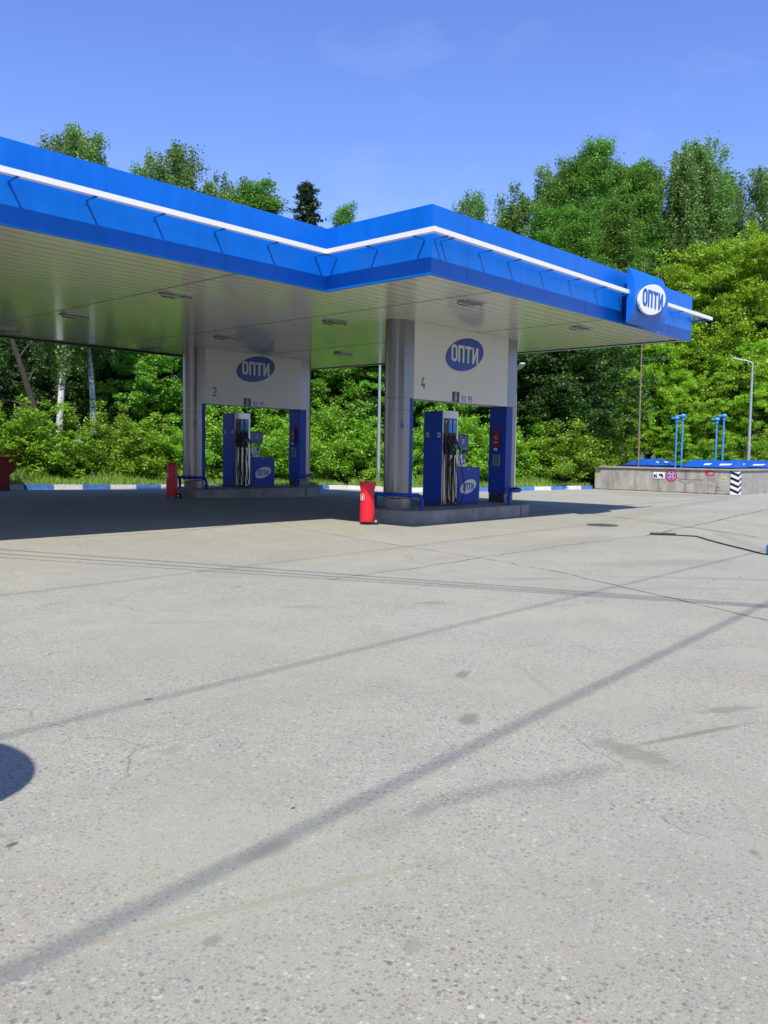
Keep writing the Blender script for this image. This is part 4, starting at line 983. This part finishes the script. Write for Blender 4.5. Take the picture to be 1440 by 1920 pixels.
# ------------------------------------------------------------------ vegetation
def leaves_mesh(name, centers, sig, cnt, size, mat_, up=.5, strands=None, seed=0, nrm_out=None, elong=1.5):
    """one crown: cnt leaves round every centre; each leaf a pointed quad"""
    rng = np.random.default_rng(seed)
    C = np.repeat(centers, cnt, axis=0); S = np.repeat(sig, cnt, axis=0); n = len(C)
    P = C+np.clip(rng.normal(0, 1, (n, 3)), -1.7, 1.7)*S*.62
    if strands is not None:
        P[:, 2] -= rng.random(n)**1.0*np.repeat(strands, cnt)
    N_ = rng.normal(0, 1, (n, 3)); N_[:, 2] = np.abs(N_[:, 2])*1.0+up
    N_ /= np.linalg.norm(N_, axis=1)[:, None]
    A = rng.normal(0, 1, (n, 3)); 
    if strands is not None: A[:, 2] -= 1.6
    A -= (A*N_).sum(1)[:, None]*N_; A /= np.linalg.norm(A, axis=1)[:, None]; B = np.cross(N_, A)
    s = size*rng.uniform(.6, 1.35, n)[:, None]
    V = np.empty((n, 4, 3)); V[:, 0] = P-A*s*.5*elong; V[:, 2] = P+A*s*.5*elong; V[:, 1] = P-B*s*.38+N_*s*.06; V[:, 3] = P+B*s*.38+N_*s*.06
    me = bpy.data.meshes.new(name); me.vertices.add(n*4); me.vertices.foreach_set('co', V.ravel())
    me.loops.add(n*4); me.loops.foreach_set('vertex_index', np.arange(n*4, dtype=np.int32))
    me.polygons.add(n); me.polygons.foreach_set('loop_start', np.arange(0, n*4, 4, dtype=np.int32))
    try: me.polygons.foreach_set('loop_total', np.full(n, 4, dtype=np.int32))
    except Exception: pass
    at = me.attributes.new('rnd', 'FLOAT', 'FACE')
    cr_ = np.repeat(rng.random(len(centers)), cnt)
    at.data.foreach_set('value', np.clip(.45*cr_+.55*rng.random(n), 0, 1).astype(np.float32))
    me.materials.append(mat_); me.update(calc_edges=True); me.validate(); return me

def make_tree(kind, seed):
    """returns (trunk mesh, crown mesh) of a tree of unit design height hd"""
    rng = np.random.default_rng(seed); random.seed(seed); tb = MB(); cs = []; sg = []; st = []
    P = dict(
        birch=dict(h=20, cb=.34, R=3.0, nb=74, up=.75, bark='birch', leaf='l_birch', ls=.10, cnt=66, sig=.42, r0=.16, strand=1.5, prof=lambda t: (1.12-t)**.6*min(1, t*5+.3)),
        tall=dict(h=20, cb=.22, R=3.6, nb=84, up=.95, bark='greybark', leaf='l_tall', ls=.105, cnt=96, sig=.46, r0=.2, strand=0, prof=lambda t: (1.08-t)**.55*min(1, t*4+.35)),
        maple=dict(h=12, cb=.10, R=4.6, nb=80, up=.55, bark='bark', leaf='l_maple', ls=.115, cnt=80, sig=.42, r0=.22, strand=0, prof=lambda t: math.sqrt(max(.02, 1-(t*1.02-.12)**2))),
        mid=dict(h=9, cb=.06, R=3.6, nb=40, up=.4, bark='bark', leaf='l_mid', ls=.115, cnt=92, sig=.34, r0=.15, strand=0, prof=lambda t: math.sqrt(max(.04, 1-t*t*.95))),
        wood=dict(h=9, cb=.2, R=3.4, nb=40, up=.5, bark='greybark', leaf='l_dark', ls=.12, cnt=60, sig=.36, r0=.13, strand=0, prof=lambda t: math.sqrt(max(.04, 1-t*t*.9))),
        bush=dict(h=4, cb=.02, R=2.1, nb=34, up=.7, bark='bark', leaf='l_bush', ls=.085, cnt=84, sig=.26, r0=.05, strand=0, prof=lambda t: math.sqrt(max(.05, 1-t*t*.9))),
    )[kind]
    h = P['h']; lean = rng.normal(0, .02, 2)*h; bend = rng.normal(0, .012, 2)*h
    def tr(t): return Vector((lean[0]*t+bend[0]*math.sin(t*5), lean[1]*t+bend[1]*math.sin(t*4+1), h*t))
    if kind != 'bush':
        tb.tube([tr(i/14*.86) for i in range(15)], [P['r0']*(1.12-.98*(i/14)) if i else P['r0']*1.35 for i in range(15)], 9, 0)
    nb = P['nb']; az = rng.random()*6
    for b in range(nb):
        t = (b+.5*rng.random())/nb; z = P['cb']+(1-P['cb'])*t*.98; az += 2.4+rng.normal(0, .35)
        Lb = P['R']*P['prof'](t)*rng.uniform(.62, 1.18); el = P['up']*rng.uniform(.6, 1.3)*(1-.3*t) if kind != 'bush' else rng.uniform(.1, 1.1)
        base = tr(z*.97) if kind != 'bush' else Vector((rng.normal(0, .25), rng.normal(0, .25), 0))
        if kind == 'bush': 
            top = Vector((math.cos(az)*Lb*.9, math.sin(az)*Lb*.9, h*(.15+.8*t)*rng.uniform(.7, 1.08)))
            d = None
        else:
            top = base+Vector((math.cos(az)*math.cos(el), math.sin(az)*math.cos(el), math.sin(el)))*Lb
            if kind in ('maple', 'mid', 'wood'): top.z -= .1*Lb
        mid = base.lerp(top, .5)+Vector((0, 0, (.10 if kind != 'birch' else .14)*Lb))
        pts = []
        for i in range(6):
            s_ = i/5; pts.append(base.lerp(mid, s_).lerp(mid.lerp(top, s_), s_))
        r0 = max(.012, P['r0']*.34*(1-.6*t)*(Lb/P['R'])); tb.tube(pts, [r0*(1-.8*i/5) for i in range(6)], 4, 0, cap=False)
        nt = int(5+6*Lb/P['R'])
        for k in range(nt):
            s_ = .3+.7*(k+rng.random())/nt; i = min(4, int(s_*5)); p = pts[i].lerp(pts[i+1], min(1, s_*5-i))
            off = Vector(rng.normal(0, 1, 3)); off.z *= .55; off = off.normalized()*rng.uniform(.1, .34)*Lb*(1.1-.5*s_)
            q = p+off; q.z = max(q.z, .25)
            if rng.random() < .35: tb.tube([p, p.lerp(q, .6)+Vector((0, 0, .05)), q], [r0*.3, r0*.22, .004], 3, 0, cap=False)
            cs.append(tuple(q)); sc = rng.uniform(.6, 1.3)*P['sig']; sg.append((sc, sc, sc*(.4 if kind in ('maple', 'mid', 'wood') else .7))); st.append(P['strand']*rng.uniform(.3, 1.2))
    tm = tb.build('trunk', M[P['bark']], None, smooth=60); me = tm.data; bpy.data.objects.remove(tm)
    cs = np.array(cs); sg = np.array(sg)
    if kind == 'birch': sg[:, :2] *= .42
    lm = leaves_mesh('crown', cs, sg, P['cnt'], P['ls'], M[P['leaf']], up=.9 if kind != 'birch' else .3, strands=np.array(st) if kind == 'birch' else None, seed=seed, elong=1.5 if kind != 'birch' else 1.3)
    return h, me, lm

def make_spruce(seed):
    rng = np.random.default_rng(seed); tb = MB(); h = 20; tb.tube([(0, 0, 0), (.05, 0, 10), (0, 0, 20)], [.22, .13, .02], 8); cs = []; sg = []; az = 0
    for b in range(150):
        t = b/150; z = h*(.12+.87*t); az += 2.4; L_ = (1-t)**.85*3.0*rng.uniform(.6, 1.15)+.15
        top = Vector((math.cos(az)*L_, math.sin(az)*L_, z+.12*L_)); tb.tube([(0, 0, z), (top.x*.5, top.y*.5, z-.08*L_), top], [.03, .02, .006], 4, cap=False)
        for k in range(int(4+L_*4)):
            s_ = (k+1)/(5+L_*4); cs.append((top.x*s_*1.05+rng.normal(0, .1), top.y*s_*1.05+rng.normal(0, .1), z-.05+rng.normal(0, .08))); sg.append((.2, .2, .12))
    tm = tb.build('trunk', M['bark'], None); me = tm.data; bpy.data.objects.remove(tm)
    return h, me, leaves_mesh('crown', np.array(cs), np.array(sg), 26, .1, M['l_spruce'], up=.3, seed=seed, elong=2.4)

PROTO = {}
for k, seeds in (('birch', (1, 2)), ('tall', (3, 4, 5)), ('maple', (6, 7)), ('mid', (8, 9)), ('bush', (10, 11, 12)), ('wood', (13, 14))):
    PROTO[k] = [make_tree(k, s) for s in seeds]
PROTO['spruce'] = [make_spruce(20)]
rngT = random.Random(42); cntr = {}
def zground(x, y): return .17+G(x, y)
def plant(kind, az, D, hgt, w=1., label=None, group=None, name=None, rz=None, lean=0):
    i = cntr.get(kind, 0); cntr[kind] = i+1; hd, tm, lm = PROTO[kind][i % len(PROTO[kind])]
    x, y = polar(az, D); nm = name or {'birch': 'birch_tree', 'tall': 'aspen_tree', 'maple': 'maple_tree', 'mid': 'maple_tree', 'wood': 'young_tree', 'bush': 'bush', 'spruce': 'spruce_tree'}[kind]
    cat = 'bush' if kind == 'bush' else 'tree'
    t = thing(nm, (x, y, zground(x, y)-.05), label, cat, group, rngT.uniform(0, 6.28) if rz is None else rz)
    s = hgt/hd; sw = s*w; t.scale = (sw, sw, s)
    t.rotation_euler[0] = rngT.uniform(-.03, .03)+lean
    a = bpy.data.objects.new('stem' if kind == 'bush' else 'trunk', tm); b = bpy.data.objects.new('foliage' if kind == 'bush' else 'crown', lm)
    for o in (a, b): COL.objects.link(o); o.parent = t
    return t

TREES = [
 ('birch', 62.95, 36.5, 14.3, 1.1, 'birch with a bright white trunk, left of the pair at the far left'), ('birch', 61.85, 37.3, 14.6, 1.0, 'birch with a white trunk, right of the pair at the far left'),
 ('birch', 64.3, 52, 18.1, 1.15, 'birch crown rising above the left end of the canopy'), ('birch', 61.9, 53, 18.0, 1.15, 'broad birch crown in the middle of the leftmost treetops'), ('birch', 60.7, 55, 17.9, .9, 'low birch crown at the right side of the leftmost treetops'),
 ('birch', 55.5, 52, 19.9, 1.0, 'drooping birch with the highest crown above the left half of the canopy'), ('birch', 57.0, 54, 19.4, 1.0, 'small birch top left of the highest left crown'),
 ('birch', 54.2, 55, 18.6, .9, 'birch top right beside the highest left crown'), ('tall', 51.5, 56, 19.2, 1.0, 'leafy rounded treetop between the birches and the spruce'),
 ('birch', 53.2, 57, 19.9, 1.15, 'narrow birch top behind the rounded treetop'), ('spruce', 47.6, 66, 21.9, 1.35, 'dark pointed spruce top above the notch of the canopy'),
 ('tall', 45.5, 60, 18.8, .6, 'green treetop right of the spruce'), ('tall', 49.6, 62, 17.2, .6, 'low treetop left of the spruce'),
 ('birch', 36.0, 60, 20.2, 1.0, 'separate birch top right of the canopy corner'), ('birch', 33.5, 60, 20.3, 1.3, 'round birch top standing second from the canopy corner'), ('birch', 34.5, 62, 19.8, .9, 'birch top filling behind the second top from the canopy corner'),
 ('birch', 31.8, 58, 20.9, 1.1, 'slim birch top left of the tall grove'), ('tall', 30.6, 57, 19.7, .75, 'tree filling the left flank of the tall grove'),
 ('tall', 29.6, 56, 20.3, .8, 'tree close left of the highest top of the tall grove'), ('tall', 28.9, 56, 21.4, .75, 'tall pointed tree with the highest top left of the oval sign'),
 ('tall', 28.0, 58, 20.6, .75, 'tree close right of the highest top of the tall grove'), ('tall', 27.1, 59, 20.7, .75, 'tall tree right behind the oval sign'), ('tall', 26.2, 57, 20.3, .75, 'tree filling the middle of the tall grove'),
 ('birch', 25.0, 59, 21.0, 1.1, 'birch in the dip of the tall grove'), ('birch', 24.2, 60, 21.7, .85, 'slim birch left of the highest right crown'),
 ('birch', 23.3, 58, 21.3, 1.0, 'birch shouldering the highest right crown on its left'), ('birch', 22.6, 58, 21.9, 1.1, 'broad birch with the highest crown on the right'), ('tall', 21.6, 60, 20.4, .8, 'tree right of the highest right crown'),
 ('birch', 20.9, 61, 20.9, 1.15, 'birch right of the highest right crown, close to the sky gap'), ('birch', 18.3, 60, 20.6, .85, 'thin birch at the right edge of the photo'),
 ('tall', 32.0, 54, 16.6, .9, 'lower tree at the left foot of the tall grove'), ('tall', 30.0, 53, 16.6, .9, 'lower leafy tree above the right fascia, left of the middle'), ('tall', 28.1, 52, 16.2, .9, 'lower leafy tree above the middle of the right fascia'),
 ('tall', 26.2, 57, 16.6, .9, 'lower leafy tree above the oval sign'), ('tall', 24.3, 60, 16.8, .95, 'lower leafy tree behind the bright maple'), ('tall', 22.3, 61, 17.4, .9, 'lower leafy tree at the right behind the bright maple'), ('tall', 20.4, 62, 16.6, .9, 'lower leafy tree near the sky gap at the right'),
]
for k, az, D, h, w_, lb_ in TREES: plant(k, az, D, h, w_*(1.35 if az > 50 and D > 45 else 1.15), lb_, 'tall trees behind the station')
def kerb_d(az):
    c, s_ = math.cos(R(az)), math.sin(R(az))
    for i in range(len(KERB)-1):
        (x0, y0), (x1, y1) = KERB[i], KERB[i+1]; dx, dy = x1-x0, y1-y0; det = c*dy-s_*dx
        if abs(det) < 1e-9: continue
        D = (x0*dy-y0*dx)/det; u = (x0*s_-y0*c)/det
        if -1e-6 <= u <= 1 and D > 0: return D
    return 42.0
# bright maples on the right
for az, D, h, w_, lb_ in [(25.0, 52, 10.0, .7, 'bright yellow green maple touching the end of the white light strip'), (22.9, 54, 12.6, .75, 'bright yellow green maple left of the street lamp'), (20.9, 55, 14.4, .75, 'large bright yellow green maple behind the street lamp'),
                          (18.4, 56, 15.0, .85, 'bright maple at the right edge of the photo'), (26.9, 50, 6.6, .7, 'bright maple branch mass behind the leaning mast'), (23.6, 51.5, 6.4, .8, 'low bright maple behind the left pair of vent pipes'),
                          (21.4, 52.5, 7.6, .75, 'low bright maple behind the right pair of vent pipes'), (18.8, 53, 8.0, .8, 'low bright maple right of the grey street lamp')]:
    plant('maple', az, D, h, w_, lb_, 'bright maples behind the tank enclosure')
# maples and broad trees just beyond the kerb
for az, D, h, w_, lb_ in [(57.6, 41.5, 8.8, 1.0, 'leafy maple left of the column numbered 2'), (54.0, 42, 9.4, 1.0, 'leafy maple behind the pump of island 2'), (50.6, 42.5, 9.0, 1.0, 'leafy maple right behind the pump of island 2'),
                          (46.6, 40.5, 9.2, .95, 'bright leafy tree left of the pale lamp post'), (44.2, 41, 9.3, .95, 'bright leafy tree behind the pale lamp post'), (40.2, 42.5, 8.8, .95, 'leafy tree behind the pump of island 4'),
                          (37.2, 43, 8.2, .9, 'leafy tree right behind the pump of island 4')]:
    plant('mid', az, kerb_d(az)+7.0, h*(.93 if az > 50 else 1), w_*.9, lb_, 'leafy trees close behind the kerb')
# bushes
for az, D, h, w_, lb_ in [(66.3, 34.4, 2.9, 1.15, 'bright bush behind the red sand box'), (64.2, 34.8, 2.9, 1.1, 'bright bush right of the red sand box'), (62.1, 34.6, 1.9, 1.25, 'bright bush under the white birch trunks'),
                          (60.0, 34.9, 3.0, 1.1, 'bright bush right of the white birch trunks'), (57.9, 34.8, 3.1, 1.1, 'bright bush left of the shaded red extinguisher'), (55.8, 35.0, 2.7, 1.1, 'bright bush behind the shaded red extinguisher'),
                          (53.4, 35.2, 3.6, 1.0, 'bright bush seen left of the pump of island 2'), (51.1, 35.4, 2.4, 1.1, 'bush behind the cabinet of island 2'), (49.2, 35.6, 3.6, 1.0, 'bush behind the right column of island 2'),
                          (47.4, 35.2, 3.9, 1.0, 'bright bush right of the right column of island 2'), (45.4, 35.4, 4.6, 1.0, 'tall bright bush left of the pale lamp post'), (43.6, 38.2, 3.6, 1.1, 'bright bush at the foot of the pale lamp post'),
                          (40.6, 38.8, 3.4, 1.05, 'bush left of the pump of island 4'), (37.9, 39.8, 4.4, 1.0, 'bush behind the display of the pump of island 4'), (35.7, 40.3, 4.0, 1.0, 'bush left of the right column of island 4'),
                          (33.0, 42.6, 4.3, 1.1, 'bush right of the right column of island 4'), (31.0, 43.0, 4.9, 1.15, 'large rounded bright bush between island 4 and the wall'), (29.2, 43.6, 4.4, 1.05, 'rounded bush close left of the concrete wall'),
                          (27.5, 46.5, 2.9, .9, 'dark bush at the left end of the concrete wall'), (23.4, 51.0, 2.6, 1.0, 'bush behind the left pair of vent pipes'), (20.9, 51.2, 2.7, 1.0, 'bush behind the right pair of vent pipes'), (18.4, 51.0, 3.4, 1.1, 'bush at the right edge behind the lids')]:
    plant('bush', az, kerb_d(az)+3.1+rngT.uniform(-.5, .9) if az > 28 else D, h*rngT.uniform(.82, 1.12)*(1.1 if az > 43 else 1), w_, lb_, 'bushes along the forest edge')
# depth of the wood: trees no one could tell apart
rng2 = random.Random(7)
for i, az in enumerate(np.linspace(14.5, 70.5, 26)):
    D = (52 if az > 29 else 61)+rng2.uniform(-3, 6); top = 17.0 if az < 31 else 13.5
    if 46 < az < 49 or 36.6 < az < 45: top = 12.5
    plant('tall', az+rng2.uniform(-.5, .5), D, top*rng2.uniform(.85, 1.0), 1.1, 'one of the crowded green trees in the wood behind the station', 'crowded trees in the wood')
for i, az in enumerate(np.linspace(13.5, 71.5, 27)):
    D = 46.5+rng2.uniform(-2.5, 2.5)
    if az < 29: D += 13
    plant('wood', az+rng2.uniform(-.6, .6), D, rng2.uniform(8, 10.5), 1.0, 'one of the young trees inside the wood, shade put into its dark leaf colour', 'young trees inside the wood')
for i, az in enumerate(np.linspace(10, 75, 20)):
    plant('tall', az+rng2.uniform(-.5, .5), 66+rng2.uniform(-2, 6), rng2.uniform(10, 12.5), 1.5, 'one of the far trees closing the wood at the back', 'far trees at the back of the wood')
for i, az in enumerate(np.linspace(80, 366, 40)):  # unseen trees added to cut sky fill under the canopy
    if 214 < az < 236 or az > 338: continue  # gap left so the columns still catch a sky highlight
    plant('tall', az+rng2.uniform(-2, 2), 29+rng2.uniform(-2, 4), rng2.uniform(16, 20), 1.6, 'one of the unseen tall trees added about the forecourt to block sky light', 'added unseen trees that block sky light')
# bare dark trunks that read against the leaves
def bare(az, D, h, r, lean, label, m='bark', fork=True):
    x, y = polar(az, D); t = thing('bare_tree', (x, y, .2), label, 'tree', 'dark and pale trunks at the forest edge'); m_ = MB()
    pts = [(lean[0]*s_**1.2*h, lean[1]*s_**1.2*h, s_*h) for s_ in [i/8 for i in range(9)]]
    m_.tube(pts, [r*(1.1-.8*i/8) for i in range(9)], 8); m_.build('trunk', M[m], t, smooth=60)
    if fork:
        rr = random.Random(int(az*10))
        for k in range(5):
            i = 3+k; p = Vector(pts[i]); d = Vector((rr.uniform(-1, 1), rr.uniform(-1, 1), rr.uniform(.3, 1)))*h*.16
            MB().tube([p, p+d*.5+Vector((0, 0, .1)), p+d], [r*.35, r*.25, .01], 5).build('limb', M[m], t, smooth=60)
bare(63.6, 34.6, 7.5, .17, (-.25, .12), 'dark leaning trunk left of the white birches')
bare(48.9, 40.6, 5, .06, (.1, -.1), 'thin bare branchy stem right of island 2')
for az, D, h, r, m, lb_ in [(33.0, 46, 11, .07, 'greybark', 'thin pale trunk right of the column of island 4'), (31.3, 48, 12, .11, 'greybark', 'pale trunk above the rounded bush'), (29.6, 47.5, 12, .07, 'greybark', 'thin pale trunk left of the leaning mast'),
                            (25.2, 52, 12, .12, 'greybark', 'pale trunk right of the leaning mast'), (22.4, 53.3, 10.5, .12, 'bark', 'dark forked trunk inside the bright maple'), (39.3, 40.5, 3, .04, 'bark', 'thin dark stem left of the pump of island 4')]:
    bare(az, D, h, r, (.02, -.02), lb_, m)
# grass along the kerb
def grass():
    rng = np.random.default_rng(77); K = np.array(KERB); seg = np.diff(K, axis=0); Ls = np.hypot(seg[:, 0], seg[:, 1]); n = 70000
    i = rng.choice(len(seg), n, p=Ls/Ls.sum()); t = rng.random(n)[:, None]; base = K[i]+seg[i]*t
    d = seg[i]/Ls[i][:, None]; nr = np.stack([-d[:, 1], d[:, 0]], 1); nr[(nr @ np.array([.5, .86])) < 0] *= -1
    rr = .17+4.2*rng.random(n)**1.2; p = base+nr*rr[:, None]
    clump = .5+.5*np.sin(p[:, 0]*1.9+1)*np.cos(p[:, 1]*1.3)+rng.normal(0, .2, n)
    hgt = (.12+.42*np.clip(rr/2.2, 0, 1)*np.clip(clump, .1, 1.2))*rng.uniform(.6, 1.3, n)
    z = .17+np.array([G(x, y) for x, y in p])
    keep = ~((p[:, 0] > WX-.1) & (p[:, 1] > WY-.2) & (p[:, 1] < WY2+.1)); p, hgt, z, rr = p[keep], hgt[keep], z[keep], rr[keep]; n = len(p)
    a = rng.random(n)*6.28; w = rng.uniform(.008, .02, n); ln = rng.normal(0, .3, (n, 2))*hgt[:, None]
    V = np.zeros((n, 4, 3)); c, s_ = np.cos(a)*w, np.sin(a)*w
    V[:, 0, 0] = p[:, 0]-c; V[:, 0, 1] = p[:, 1]-s_; V[:, 1, 0] = p[:, 0]+c; V[:, 1, 1] = p[:, 1]+s_; V[:, 0, 2] = V[:, 1, 2] = z-.03
    V[:, 2, :2] = p+ln*.4+np.stack([c, s_], 1)*.8; V[:, 2, 2] = z+hgt*.6; V[:, 3, :2] = p+ln; V[:, 3, 2] = z+hgt
    me = bpy.data.meshes.new('grass'); me.vertices.add(n*4); me.vertices.foreach_set('co', V.ravel()); me.loops.add(n*4)
    me.loops.foreach_set('vertex_index', np.arange(n*4, dtype=np.int32)); me.polygons.add(n); me.polygons.foreach_set('loop_start', np.arange(0, n*4, 4, dtype=np.int32))
    at = me.attributes.new('rnd', 'FLOAT', 'FACE'); at.data.foreach_set('value', rng.random(n).astype(np.float32))
    me.materials.append(M['grass']); me.update(calc_edges=True); me.validate(); o = bpy.data.objects.new('grass', me); COL.objects.link(o)
    tag(o, 'tall green grass on the verge behind the painted kerb', 'grass', kind='stuff')
grass()
